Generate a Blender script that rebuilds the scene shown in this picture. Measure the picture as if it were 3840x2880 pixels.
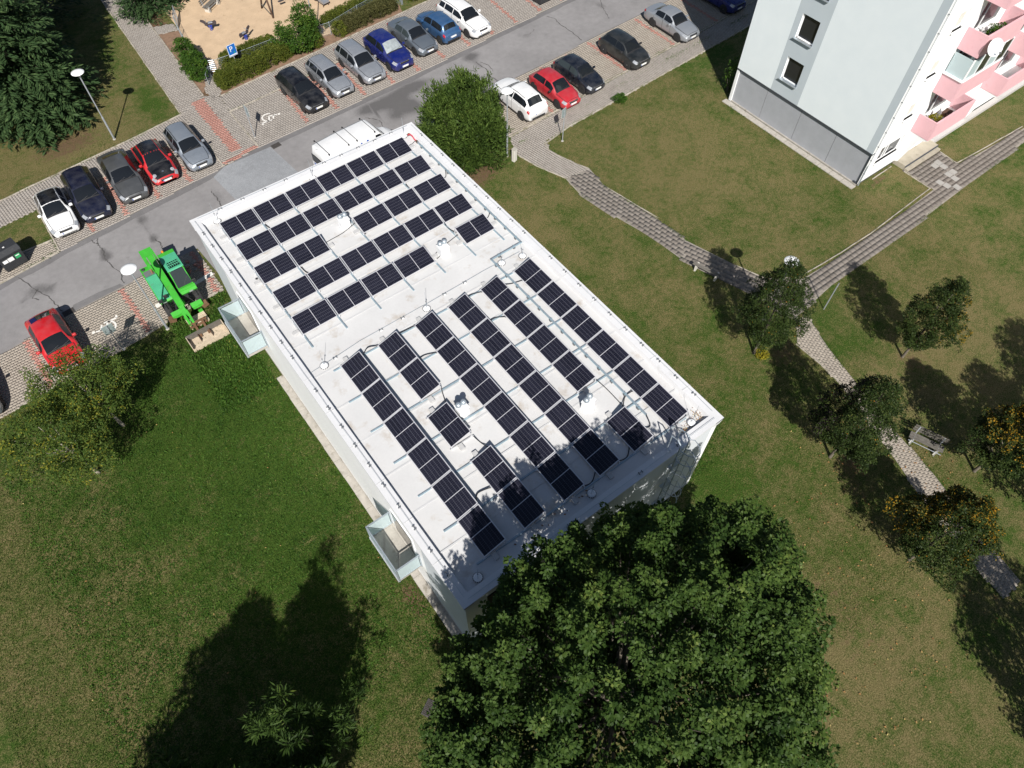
import bpy, math, random
import numpy as np
from mathutils import Vector, Matrix
for o in list(bpy.data.objects): bpy.data.objects.remove(o)
SC=bpy.context.scene; COL=SC.collection
rad=math.radians
# ---------------------------------------------------------------- camera, sky, sun, exposure
# site frame: x along the short side of the flat-roofed building, y along its long side, origin at its far left roof corner
cd=bpy.data.cameras.new('camera'); cam=bpy.data.objects.new('camera',cd); COL.objects.link(cam); SC.camera=cam
RI=(0.799092,-0.601172,0.006704); DN=(-0.500148,-0.670913,-0.547474); FW=(0.333623,0.434129,-0.836796)
M=Matrix.Identity(4)
for i in range(3): M[i][0]=RI[i]; M[i][1]=-DN[i]; M[i][2]=-FW[i]
M.translation=Vector((-2.8585,-29.3094,30.3192)); cam.matrix_world=M
cd.sensor_width=36; cd.lens=24.863; cd.clip_end=3000
SUN_EL=42.5; SUN_AZ=60.0    # elevation; azimuth of the shadows in the site frame
wd=bpy.data.worlds.new('World'); SC.world=wd; wd.use_nodes=True
wn=wd.node_tree; bg=wn.nodes['Background']; sk=wn.nodes.new('ShaderNodeTexSky'); sk.sky_type='NISHITA'; sk.sun_disc=False
sk.sun_elevation=rad(SUN_EL); sk.sun_rotation=rad(209); sk.altitude=400
wn.links.new(sk.outputs['Color'],bg.inputs['Color']); bg.inputs['Strength'].default_value=0.05
sl=bpy.data.lights.new('sun','SUN'); sl.energy=5.0; sl.angle=rad(0.53); sl.color=(1.0,0.955,0.89)
so=bpy.data.objects.new('sun',sl); COL.objects.link(so)
d=Vector((math.cos(rad(SUN_EL))*math.cos(rad(SUN_AZ)),math.cos(rad(SUN_EL))*math.sin(rad(SUN_AZ)),-math.sin(rad(SUN_EL))))
so.rotation_euler=d.to_track_quat('-Z','Y').to_euler(); so.location=(-30,-60,60)
vs=SC.view_settings; vs.view_transform='Standard'; vs.look='None'; vs.gamma=1; vs.use_curve_mapping=False; vs.exposure=0.33
SC.render.engine='CYCLES'

# ---------------------------------------------------------------- materials
MATS={}
def _n(nt,t,**kw):
    n=nt.nodes.new(t)
    for k,v in kw.items(): setattr(n,k,v)
    return n
def ramp(nt,fac,stops):
    r=_n(nt,'ShaderNodeValToRGB'); e=r.color_ramp.elements
    while len(e)<len(stops): e.new(0.5)
    for i,(p,c) in enumerate(stops):
        e[i].position=p; e[i].color=(*c,1) if len(c)==3 else c
    nt.links.new(fac,r.inputs['Fac']); return r.outputs['Color']
def noise(nt,vec,scale,detail=4,rough=.55):
    n=_n(nt,'ShaderNodeTexNoise'); n.inputs['Scale'].default_value=scale; n.inputs['Detail'].default_value=detail; n.inputs['Roughness'].default_value=rough
    nt.links.new(vec,n.inputs['Vector']); return n.outputs['Fac']
def mixc(nt,fac,a,b,mode='MIX'):
    m=_n(nt,'ShaderNodeMix',data_type='RGBA',blend_type=mode)
    for s,v in ((m.inputs['Factor'],fac),(m.inputs[6],a),(m.inputs[7],b)):
        if hasattr(v,'links'): nt.links.new(v,s)
        elif isinstance(v,(int,float)): s.default_value=v
        else: s.default_value=(*v,1)
    return m.outputs[2]
def mth(nt,op,a,b=None,c=None):
    m=_n(nt,'ShaderNodeMath',operation=op)
    for i,v in enumerate((a,b,c)):
        if v is None: continue
        if hasattr(v,'links'): nt.links.new(v,m.inputs[i])
        else: m.inputs[i].default_value=v
    return m.outputs[0]
def base(name):
    m=bpy.data.materials.new(name); m.use_nodes=True; nt=m.node_tree; b=nt.nodes['Principled BSDF']; MATS[name]=m; return m,nt,b
def bump(nt,b,h,strength,dist=.02):
    n=_n(nt,'ShaderNodeBump'); n.inputs['Strength'].default_value=strength; n.inputs['Distance'].default_value=dist
    nt.links.new(h,n.inputs['Height']); nt.links.new(n.outputs['Normal'],b.inputs['Normal'])
def geo(nt): return _n(nt,'ShaderNodeNewGeometry').outputs['Position']
def objc(nt): return _n(nt,'ShaderNodeTexCoord').outputs['Object']
def att(nt,name):
    a=_n(nt,'ShaderNodeAttribute'); a.attribute_name=name; return a
def pm(name,c,rough=.6,metal=0,var=.12,scale=3,spec=.5,bmp=0,bscale=60,coat=0,grime=None,rnd=0):
    """plain material with uneven colour: broad noise, fine noise, optional grime patches and per-object variation"""
    m,nt,b=base(name); p=geo(nt)
    f=noise(nt,p,scale,5); f2=noise(nt,p,scale*11,3)
    lo=tuple(x*(1-var) for x in c); hi=tuple(min(1,x*(1+var)) for x in c)
    col=ramp(nt,mth(nt,'MULTIPLY_ADD',f2,.35,mth(nt,'MULTIPLY',f,.65)),[(.33,lo),(.67,hi)])
    if grime:
        g=noise(nt,p,grime[1],6,.65); col=mixc(nt,ramp(nt,g,[(grime[2],(0,0,0)),(grime[2]+.16,(1,1,1))]),col,grime[0])
    if rnd:
        oi=_n(nt,'ShaderNodeObjectInfo'); k=mth(nt,'MULTIPLY_ADD',oi.outputs['Random'],2*rnd,1-rnd)
        col=mixc(nt,1.0,col,_comb(nt,k),'MULTIPLY')
    nt.links.new(col,b.inputs['Base Color']); b.inputs['Roughness'].default_value=rough; b.inputs['Metallic'].default_value=metal
    b.inputs['Specular IOR Level'].default_value=spec
    if coat: b.inputs['Coat Weight'].default_value=coat; b.inputs['Coat Roughness'].default_value=.06
    if bmp: bump(nt,b,noise(nt,p,bscale,4),bmp,.01)
    return m
def _comb(nt,k):
    c=_n(nt,'ShaderNodeCombineColor')
    for i in range(3): nt.links.new(k,c.inputs[i])
    return c.outputs[0]
def paint(name,c,metal=0.0,rough=.32):
    """car paint: coat over base, faint dust"""
    m,nt,b=base(name); p=geo(nt); f=noise(nt,p,2.2,5); dust=tuple(x*.88+.035 for x in c)
    nt.links.new(ramp(nt,f,[(.38,c),(.72,dust)]),b.inputs['Base Color'])
    nt.links.new(ramp(nt,noise(nt,p,5,4),[(.35,(rough,)*3),(.75,(rough+.18,)*3)]),b.inputs['Roughness'])
    b.inputs['Metallic'].default_value=metal; b.inputs['Coat Weight'].default_value=.7; b.inputs['Coat Roughness'].default_value=.07
    return m
def tinted(name,stops,rough=.6,transl=.25,attr='tint',spec=.12):
    """leaves: colour from a per-leaf attribute, light passing through"""
    m,nt,b=base(name); a=att(nt,attr); col=ramp(nt,a.outputs['Fac'],stops)
    nt.links.new(col,b.inputs['Base Color']); b.inputs['Roughness'].default_value=rough; b.inputs['Specular IOR Level'].default_value=spec
    if transl:
        t=_n(nt,'ShaderNodeBsdfTranslucent'); nt.links.new(mixc(nt,1.0,col,(1.0,1.0,.45),'MULTIPLY'),t.inputs['Color'])
        mx=_n(nt,'ShaderNodeMixShader'); mx.inputs[0].default_value=transl
        nt.links.new(b.outputs[0],mx.inputs[1]); nt.links.new(t.outputs[0],mx.inputs[2]); nt.links.new(mx.outputs[0],nt.nodes['Material Output'].inputs[0])
    return m

# ---------------------------------------------------------------- mesh helpers
def tag(o,label=None,cat=None,group=None,kind=None):
    if label: o['label']=label
    if cat: o['category']=cat
    if group: o['group']=group
    if kind: o['kind']=kind
    return o
def link(name,me,parent=None,loc=None,rz=0):
    o=bpy.data.objects.new(name,me); COL.objects.link(o)
    if parent is not None: o.parent=parent
    if loc is not None: o.location=loc
    if rz: o.rotation_euler=(0,0,rz)
    return o
def empty(name,loc=(0,0,0),rz=0,label=None,cat=None,group=None,kind=None):
    o=bpy.data.objects.new(name,None); COL.objects.link(o); o.location=loc; o.rotation_euler=(0,0,rz); o.empty_display_size=.2
    return tag(o,label,cat,group,kind)
def mat(m): return MATS[m] if isinstance(m,str) else m
def mesh(name,v,f,m,smooth=False):
    me=bpy.data.meshes.new(name); me.from_pydata([tuple(map(float,x)) for x in v],[],[tuple(map(int,x)) for x in f])
    if m is not None: me.materials.append(mat(m))
    if smooth: me.polygons.foreach_set('use_smooth',[True]*len(me.polygons))
    me.update(); return me
def copy_tree(o,parent=None):
    c=o.copy(); COL.objects.link(c)
    if parent is not None: c.parent=parent
    for ch in list(o.children): copy_tree(ch,c)
    return c
class MB:
    def __init__(s): s.v=[]; s.f=[]
    def add(s,v,f):
        n=len(s.v); s.v+=[tuple(map(float,x)) for x in v]; s.f+=[tuple(i+n for i in q) for q in f]; return s
    def box(s,c,sz,rz=0,rx=0,ry=0,taper=1):
        R=Matrix.Rotation(rz,3,'Z')@Matrix.Rotation(ry,3,'Y')@Matrix.Rotation(rx,3,'X'); C=Vector(c); a,b,h=[x/2 for x in sz]; t=taper
        p=[(-a,-b,-h),(a,-b,-h),(a,b,-h),(-a,b,-h),(-a*t,-b*t,h),(a*t,-b*t,h),(a*t,b*t,h),(-a*t,b*t,h)]
        return s.add([C+R@Vector(x) for x in p],[(3,2,1,0),(4,5,6,7),(0,1,5,4),(1,2,6,5),(2,3,7,6),(3,0,4,7)])
    def bbox(s,c,sz,bev=.02,rz=0):
        """box with chamfered top and vertical edges"""
        a,b,h=sz[0]/2,sz[1]/2,sz[2]; R=Matrix.Rotation(rz,3,'Z'); C=Vector(c)
        def ring(i,z): 
            e=bev
            return [(-a+i,-b+i+e,z),(-a+i+e,-b+i,z),(a-i-e,-b+i,z),(a-i,-b+i+e,z),(a-i,b-i-e,z),(a-i-e,b-i,z),(-a+i+e,b-i,z),(-a+i,b-i-e,z)]
        pts=ring(0,0)+ring(0,h-bev)+ring(bev,h); fs=[]
        for k in range(2):
            for i in range(8): fs.append((k*8+i,k*8+(i+1)%8,k*8+8+(i+1)%8,k*8+8+i))
        fs.append(tuple(range(16,24))); fs.append(tuple(range(7,-1,-1)))
        return s.add([C+R@Vector(x) for x in pts],fs)
    def prism(s,poly,z0,z1):
        n=len(poly)
        return s.add([(x,y,z0) for x,y in poly]+[(x,y,z1) for x,y in poly],[tuple(range(n-1,-1,-1)),tuple(range(n,2*n))]+[(i,(i+1)%n,n+(i+1)%n,n+i) for i in range(n)])
    def extr(s,poly,axis,a,b):
        """polygon in the plane normal to axis (0: (y,z), 1: (x,z)) pushed from a to b"""
        n=len(poly); mk=(lambda p,w:(w,p[0],p[1])) if axis==0 else (lambda p,w:(p[0],w,p[1]))
        return s.add([mk(p,a) for p in poly]+[mk(p,b) for p in poly],[tuple(range(n-1,-1,-1)),tuple(range(n,2*n))]+[(i,(i+1)%n,n+(i+1)%n,n+i) for i in range(n)])
    def tube(s,pts,r,n=6,cap=True):
        pts=[Vector(p) for p in pts]; rs=r if isinstance(r,(list,tuple)) else [r]*len(pts); V=[]; F=[]
        for i,p in enumerate(pts):
            t=(pts[min(i+1,len(pts)-1)]-pts[max(i-1,0)]).normalized(); up=Vector((0,0,1)) if abs(t.z)<.95 else Vector((1,0,0))
            a=t.cross(up).normalized(); b=a.cross(t)
            for k in range(n): V.append(p+(a*math.cos(2*math.pi*k/n)+b*math.sin(2*math.pi*k/n))*rs[i])
        for i in range(len(pts)-1):
            for k in range(n): F.append((i*n+k,i*n+(k+1)%n,(i+1)*n+(k+1)%n,(i+1)*n+k))
        if cap: F.append(tuple(range(n-1,-1,-1))); F.append(tuple((len(pts)-1)*n+k for k in range(n)))
        return s.add(V,F)
    def lathe(s,prof,c=(0,0,0),n=16,axis='z'):
        V=[];F=[]; C=Vector(c)
        for r,z in prof:
            for k in range(n):
                a=2*math.pi*k/n; q=(r*math.cos(a),r*math.sin(a),z)
                if axis=='y': q=(q[0],q[2],q[1])
                if axis=='x': q=(q[2],q[0],q[1])
                V.append(C+Vector(q))
        for i in range(len(prof)-1):
            for k in range(n): F.append((i*n+k,i*n+(k+1)%n,(i+1)*n+(k+1)%n,(i+1)*n+k))
        F.append(tuple(range(n-1,-1,-1))); F.append(tuple((len(prof)-1)*n+k for k in range(n)))
        return s.add(V,F)
    def me(s,name,m,smooth=False): return mesh(name,s.v,s.f,m,smooth)
    def build(s,name,m,parent=None,smooth=False,loc=None,rz=0): return link(name,s.me(name,m,smooth),parent,loc,rz)
def box(name,c,sz,m,parent=None,**k): return MB().box(c,sz,**k).build(name,m,parent)
def np_mesh(name,V,F,m,attrs=None,smooth=False):
    """V (n,3); F (m,k) equal-sided faces; attrs: point float attributes"""
    me=bpy.data.meshes.new(name); V=np.asarray(V,np.float32); F=np.asarray(F,np.int32); k=F.shape[1]
    me.vertices.add(len(V)); me.vertices.foreach_set('co',V.ravel())
    me.loops.add(F.size); me.loops.foreach_set('vertex_index',F.ravel())
    me.polygons.add(len(F)); me.polygons.foreach_set('loop_start',np.arange(0,F.size,k,dtype=np.int32))
    try: me.polygons.foreach_set('loop_total',np.full(len(F),k,np.int32))
    except Exception: pass
    if smooth: me.polygons.foreach_set('use_smooth',np.ones(len(F),bool))
    for n_,a in (attrs or {}).items():
        at=me.attributes.new(n_,'FLOAT','POINT'); at.data.foreach_set('value',np.asarray(a,np.float32))
    me.materials.append(mat(m)); me.update(calc_edges=True); return me
def unit(a): return a/np.maximum(np.linalg.norm(a,axis=-1,keepdims=True),1e-9)
def leaf_mesh(name,C,D,N,Ln,Wd,tint,m,fold=.2):
    """kite-shaped leaves: base C, direction D, face normal N"""
    D=unit(D); S=unit(np.cross(D,N)); U=np.cross(S,D); Ln=np.broadcast_to(Ln,(len(C),))[:,None]; Wd=np.broadcast_to(Wd,(len(C),))[:,None]
    V=np.stack([C,C+D*Ln*.5+S*Wd*.5+U*Wd*fold,C+D*Ln,C+D*Ln*.5-S*Wd*.5+U*Wd*fold],1).reshape(-1,3)
    F=np.arange(len(C)*4).reshape(-1,4)
    return np_mesh(name,V,F,m,{'tint':np.repeat(tint,4)})
def inpoly(P,poly):
    x,y=P[:,0],P[:,1]; r=np.zeros(len(P),bool); n=len(poly)
    for i in range(n):
        x1,y1=poly[i]; x2,y2=poly[(i+1)%n]
        if y1==y2: continue
        c=((y1>y)!=(y2>y))&(x<(x2-x1)*(y-y1)/(y2-y1)+x1); r^=c
    return r
def pline(pts):
    xs=[p[0] for p in pts]; ys=[p[1] for p in pts]
    return lambda x: float(np.interp(x,xs,ys))
# ---------------------------------------------------------------- surface materials
def lawn_mat():
    m,nt,b=base('lawn'); p=geo(nt)
    dry=att(nt,'dry').outputs['Fac']; soil=att(nt,'soil').outputs['Fac']
    n1=noise(nt,p,.55,6,.6); n2=noise(nt,p,3.2,6,.65); n3=noise(nt,p,17,4,.7); n4=noise(nt,p,55,3,.7)
    dd=mth(nt,'ADD',dry,mth(nt,'ADD',mth(nt,'MULTIPLY_ADD',n1,2.0,-1.0),mth(nt,'ADD',mth(nt,'MULTIPLY_ADD',n2,1.9,-.95),mth(nt,'MULTIPLY_ADD',n3,1.9,-.95))))
    green=ramp(nt,n3,[(.28,(.016,.040,.005)),(.5,(.050,.102,.013)),(.74,(.125,.195,.032))])
    tan=ramp(nt,n3,[(.28,(.090,.080,.030)),(.5,(.200,.168,.070)),(.74,(.37,.31,.15))])
    col=mixc(nt,ramp(nt,dd,[(.08,(0,0,0)),(.92,(1,1,1))]),green,tan)
    sl_=ramp(nt,n3,[(.3,(.10,.062,.034)),(.7,(.245,.160,.098))])
    ss=mth(nt,'ADD',soil,mth(nt,'ADD',mth(nt,'MULTIPLY_ADD',n2,1.1,-.55),mth(nt,'MULTIPLY_ADD',n3,.5,-.25)))
    col=mixc(nt,ramp(nt,ss,[(.42,(0,0,0)),(.72,(1,1,1))]),col,sl_)
    col=mixc(nt,1.0,col,ramp(nt,n4,[(.25,(.62,.62,.62)),(.75,(1.32,1.32,1.32))]),'MULTIPLY')
    nt.links.new(col,b.inputs['Base Color']); b.inputs['Roughness'].default_value=.9; b.inputs['Specular IOR Level'].default_value=.15
    bump(nt,b,mth(nt,'ADD',n3,mth(nt,'MULTIPLY',n4,.7)),1.0,.07)
lawn_mat()
def asphalt_mat(name,c,gs=70,gk=.25):
    m,nt,b=base(name); p=geo(nt); dk=att(nt,'dark').outputs['Fac']
    n1=noise(nt,p,.35,5,.6); n2=noise(nt,p,2.5,5,.6); n3=noise(nt,p,gs,2,.7); n4=noise(nt,p,9,4,.6)
    k=mth(nt,'ADD',mth(nt,'MULTIPLY',n1,.45),mth(nt,'ADD',mth(nt,'MULTIPLY',n2,.3),mth(nt,'MULTIPLY_ADD',n3,gk,.125-gk/2)))
    col=ramp(nt,k,[(.36,tuple(x*.80 for x in c)),(.64,tuple(x*1.16 for x in c))])
    dd=mth(nt,'ADD',dk,mth(nt,'ADD',mth(nt,'MULTIPLY_ADD',n2,.55,-.28),mth(nt,'MULTIPLY_ADD',n4,.4,-.2)))
    dd=mth(nt,'MULTIPLY',dd,mth(nt,'GREATER_THAN',dk,.02))
    col=mixc(nt,ramp(nt,dd,[(.22,(0,0,0)),(.75,(.85,.85,.85))]),col,tuple(x*.38 for x in c))
    col=mixc(nt,ramp(nt,noise(nt,p,1.3,7,.72),[(.60,(0,0,0)),(.70,(.45,.45,.45))]),col,tuple(x*.62 for x in c))
    nt.links.new(col,b.inputs['Base Color']); b.inputs['Roughness'].default_value=.85; b.inputs['Specular IOR Level'].default_value=.3
    bump(nt,b,n3,.35,.01)
asphalt_mat('asphalt',(.245,.237,.238)); asphalt_mat('asphalt_dark',(.165,.160,.162)); asphalt_mat('gravel',(.27,.28,.295),30,1.0)
def paver_mat(name,lo,hi):
    m,nt,b=base(name); p=geo(nt); t=att(nt,'tint').outputs['Fac']; n=noise(nt,p,.8,5,.65); n2=noise(nt,p,30,3)
    col=ramp(nt,mth(nt,'ADD',mth(nt,'MULTIPLY',t,.6),mth(nt,'MULTIPLY',n2,.4)),[(.15,lo),(.85,hi)])
    st=ramp(nt,n,[(.54,(0,0,0)),(.76,(.5,.5,.5))]); col=mixc(nt,st,col,tuple(x*.6 for x in lo))
    nt.links.new(col,b.inputs['Base Color']); b.inputs['Roughness'].default_value=.85; b.inputs['Specular IOR Level'].default_value=.25
    bump(nt,b,n2,.25,.006)
paver_mat('paver',(.29,.262,.235),(.352,.322,.292)); paver_mat('paver_warm',(.31,.272,.228),(.372,.33,.28)); paver_mat('paver_red',(.37,.18,.145),(.44,.23,.19)); paver_mat('slab',(.172,.152,.134),(.212,.190,.170)); paver_mat('slab_pale',(.34,.33,.31),(.47,.455,.43))
pm('bed',(.27,.243,.21),.95,var=.3,scale=4,bmp=.5)
pm('concrete',(.40,.375,.335),.85,var=.16,scale=3,bmp=.25,grime=((.20,.18,.14),2.2,.56))
pm('kerb',(.37,.335,.285),.85,var=.18,scale=2.5,bmp=.25,grime=((.15,.14,.08),1.7,.5),rnd=.12)
pm('sand',(.53,.39,.255),.95,var=.13,scale=1.2,bmp=.6,bscale=14,grime=((.30,.19,.105),3.5,.60))
pm('soil',(.215,.135,.088),.95,var=.32,scale=3,bmp=.7,bscale=20)
pm('white_road',(.74,.72,.68),.8,var=.12,scale=9,grime=((.36,.33,.29),6,.60))
pm('crack',(.075,.072,.07),.9,var=.3,scale=6)
pm('iron',(.055,.045,.04),.7,metal=.4,var=.3,scale=8)

# ---------------------------------------------------------------- lawn: one sheet to the horizon
def lawn():
    gx=np.concatenate([[-900,-400,-150,-70],np.arange(-34,72.1,.4),[90,160,400,900]]); gy=np.concatenate([[-900,-400,-150,-75],np.arange(-50,54.1,.4),[70,150,400,900]])
    X,Y=np.meshgrid(gx,gy); P=np.stack([X.ravel(),Y.ravel(),np.zeros(X.size)],1)
    G=lambda L,s0: s0+sum(a*np.exp(-((P[:,0]-x)/sx)**2-((P[:,1]-y)/sy)**2) for x,y,sx,sy,a in L)
    dry=G([(29,-6,7,8,.36),(34,-18,8,3,.2),(30,-25,7,5,.34),(16.5,-5,3,3.5,.34),(18,-12,2.5,4,.22),(13.3,-8,1.2,14,-.3),(15.5,-16,2.2,6,-.12),(13.5,-23,2.2,4,-.3),
           (-4,-10,5.5,9,-.55),(-11,-15,4,6,.20),(-15,-8,5,6,.10),(-3.5,-19,2.2,4,-.05),(0,-27,6,6,.16),(0,20,7,4,.42),(-8,17,6,3,.35),(3.2,20,1.2,2.2,-.8),(-9,12,2,1.5,.12),(25,-21,1.6,2.5,-.2),(24,-16,2,2,.05),(46,-16.4,8,1.2,.25),(12,-33,5,5,.3),(33,-14,3,2,-.1),(38,0,3,2,-.25),(14.2,-12,2.2,12,-.22),(27,-21,4,2.5,-.2),(-4,-4,4,4,-.2),(22,-8,1,5,-.1)],.44)
    soil=G([(-3,18.6,2.8,1.5,.62),(-2,23,4,5,.3),(21.8,-20.6,1.8,1.3,.52),(26.8,-25,1.8,1.4,.5),(20,-26.6,1.6,1.2,.5),(18.5,-28,2,1.5,.35),(13.2,-31,3,5,.42),(-.72,-19.6,.45,.7,.95),(-.75,-20.5,.4,.8,.5),(-1.6,-6.6,.5,.6,.6),(-3.4,-8.4,.5,.4,.55),(-2.2,-14,.35,.35,.6),(-5.2,-9.3,.3,.3,.6),(-5.6,-7.6,.3,.3,.55),(37,-15.1,1.4,.35,.75),(16.5,.3,2.2,1.2,.6),(17.2,2.6,3.2,2.6,.8),(-9.4,-6.6,1.2,.7,.35),(7.0,27,.9,8,1.3),(7.1,21,.9,3,1.2),(16,19.6,2.0,.9,1.3),(10,19.4,3,1.2,.9),(20,19.9,4,.9,.9),(52,-15.4,8,.4,.5),(-2.6,.5,1.5,.5,.45)],0)
    nx=len(gx); I=np.arange(X.size).reshape(X.shape); F=np.stack([I[:-1,:-1],I[:-1,1:],I[1:,1:],I[1:,:-1]],-1).reshape(-1,4)
    o=link('lawn',np_mesh('lawn',P,F,'lawn',{'dry':dry,'soil':soil})); tag(o,kind='structure'); return G
lawn()
# ---------------------------------------------------------------- road
RN=[(-40,6.4),(-9.8,8.93),(-6.2,9.43),(4.5,10.66),(7,11.08),(10.9,11.24),(14.2,11.42),(19.8,11.72),(28.2,12.48),(38,13.15),(80,16.6)]
RS=[(-40,1.4),(-11.2,3.85),(-7.1,4.47),(-4.2,4.65),(.35,4.95),(.36,.02),(15.1,.02),(15.2,5.6),(20.6,6.5),(24.8,7.08),(31.6,7.55),(38.2,7.95),(80,11.2)]
rn=pline(RN)
def sheet(name,poly,z,m,parent=None,kind='structure'):
    o=MB().add([(x,y,z) for x,y in poly],[tuple(range(len(poly)))]).build(name,m,parent)
    if kind and parent is None: o['kind']=kind
    return o
DARK=[(-4.27,7.44,.35,.38,1.1),(-4.33,8.0,.22,.3,.8),(-8.3,7.3,.62,.42,.75),(-7.7,6.8,.4,.4,.6),(-1.5,9.2,.35,.45,.8),(-1.5,8.2,.2,.7,.55),(-1.52,7.2,.25,.35,1.0),(24.1,11.2,.75,.5,.95),(23.9,10.1,.4,.7,.5),(15.0,10.3,1.1,.55,1.1),(16.6,10.0,1.0,.8,1.0),(18.6,10.6,1.5,.6,1.1),(17.4,8.8,.9,.9,1.0),(16.0,8.6,.6,.6,.7),(14.6,8.9,.5,.5,.5),(36.3,10.8,.35,.7,.6),(29.05,10.87,.5,.4,.45),(30.5,9.5,.9,.2,.3),(-9.15,6.9,.35,.15,.6),(-7.29,7.05,.3,.1,.5),(3.0,8.3,.3,1.2,.5),(14.2,7.6,1.4,.5,.35),(26,9.6,1.4,.3,.3),(33,9.6,1.5,.25,.3)]
def road():
    gx=np.arange(-40,80.1,.3); up=np.interp(gx,[p[0] for p in RN],[p[1] for p in RN]); rsx=[p for p in RS]
    lo=np.where((gx>.35)&(gx<15.15),.02,np.interp(gx,[-40,-11.2,-7.1,-4.2,.35,15.2,20.6,24.8,31.6,38.2,80],[1.4,3.85,4.47,4.65,4.95,5.6,6.5,7.08,7.55,7.95,11.2])); nt=30
    T=np.linspace(0,1,nt)[:,None]; Y=lo*(1-T)+up*T; X=np.broadcast_to(gx,Y.shape); P=np.stack([X.ravel(),Y.ravel(),np.full(X.size,.008)],1)
    dk=sum(a*np.exp(-((P[:,0]-x)/sx)**2-((P[:,1]-y)/sy)**2) for x,y,sx,sy,a in DARK)
    I=np.arange(X.size).reshape(X.shape); F=np.stack([I[:-1,:-1],I[:-1,1:],I[1:,1:],I[1:,:-1]],-1).reshape(-1,4)
    r=link('road',np_mesh('road',P,F,'asphalt',{'dark':dk})); r['kind']='structure'
    # darker re-laid asphalt strip along the far edge and a stretch of the near one
    xs=[x for x in np.arange(-12,60,1.)]; rr=random.Random(3)
    top=[(x,rn(x)) for x in xs]; bot=[(x,rn(x)-.40-rr.uniform(0,.12)) for x in reversed(xs)]
    sheet('asphalt_strip',top+bot,.013,'asphalt_dark',r)
    sheet('asphalt_strip',[(-7.2,4.49),(-4.25,4.68),(-4.4,4.95),(-5.6,5.06),(-7.0,4.98)],.013,'asphalt_dark',r)
    sheet('cobbled_patch',[(3.5,10.12),(4.5,10.66),(7.7,10.66),(8.0,7.3),(7.9,4.6),(3.9,4.6),(3.75,7.2)],.017,'gravel',r)
    C=[[(-8.8,8.8),(-8.4,7.6),(-7.9,6.4),(-7.75,5.6),(-7.57,4.75)],[(-4.19,9.2),(-4.35,8.7),(-4.25,8.1),(-4.4,7.3),(-4.33,6.8),(-4.1,5.8),(-4.2,4.65)],[(-4.5,9.3),(-4.45,8.9),(-4.3,8.7)],[(-1.5,7.1),(-1.35,6.5),(-1.5,6.0)],[(2.85,9.0),(2.9,8.2),(2.78,7.5),(2.9,6.5)],[(31.92,12.1),(32.2,11.4),(32.04,10.8),(32.1,9.2),(32,7.7)],[(36.8,11.4),(36.2,10.4),(35.9,9.6),(35.52,8.85)],[(23.95,10.4),(24.05,9.3),(23.8,8.4),(23.97,7.4)],[(24.2,10.2),(24.5,9.4),(24.3,8.6)],[(-8.2,7.3),(-8.6,6.8),(-8.3,6.4)],[(14.2,9.6),(14.9,8.8),(14.6,8.0),(15.2,7.2)],[(28.4,11.2),(29.3,10.9),(30.2,11.3)]]
    for k,c in enumerate(C):
        V=[];F=[]; pts=[]
        for a,b in zip(c[:-1],c[1:]):
            for t in np.linspace(0,1,7)[:-1]: pts.append((a[0]*(1-t)+b[0]*t+rr.uniform(-.05,.05),a[1]*(1-t)+b[1]*t+rr.uniform(-.03,.03)))
        for x,y in pts:
            w=rr.uniform(.012,.04); V+=[(x-w,y,.0175),(x+w,y,.0175)]
        F=[(2*i,2*i+1,2*i+3,2*i+2) for i in range(len(pts)-1)]
        link('crack',mesh('crack',V,F,'crack'),r)
    return r
ROAD=road()
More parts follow.
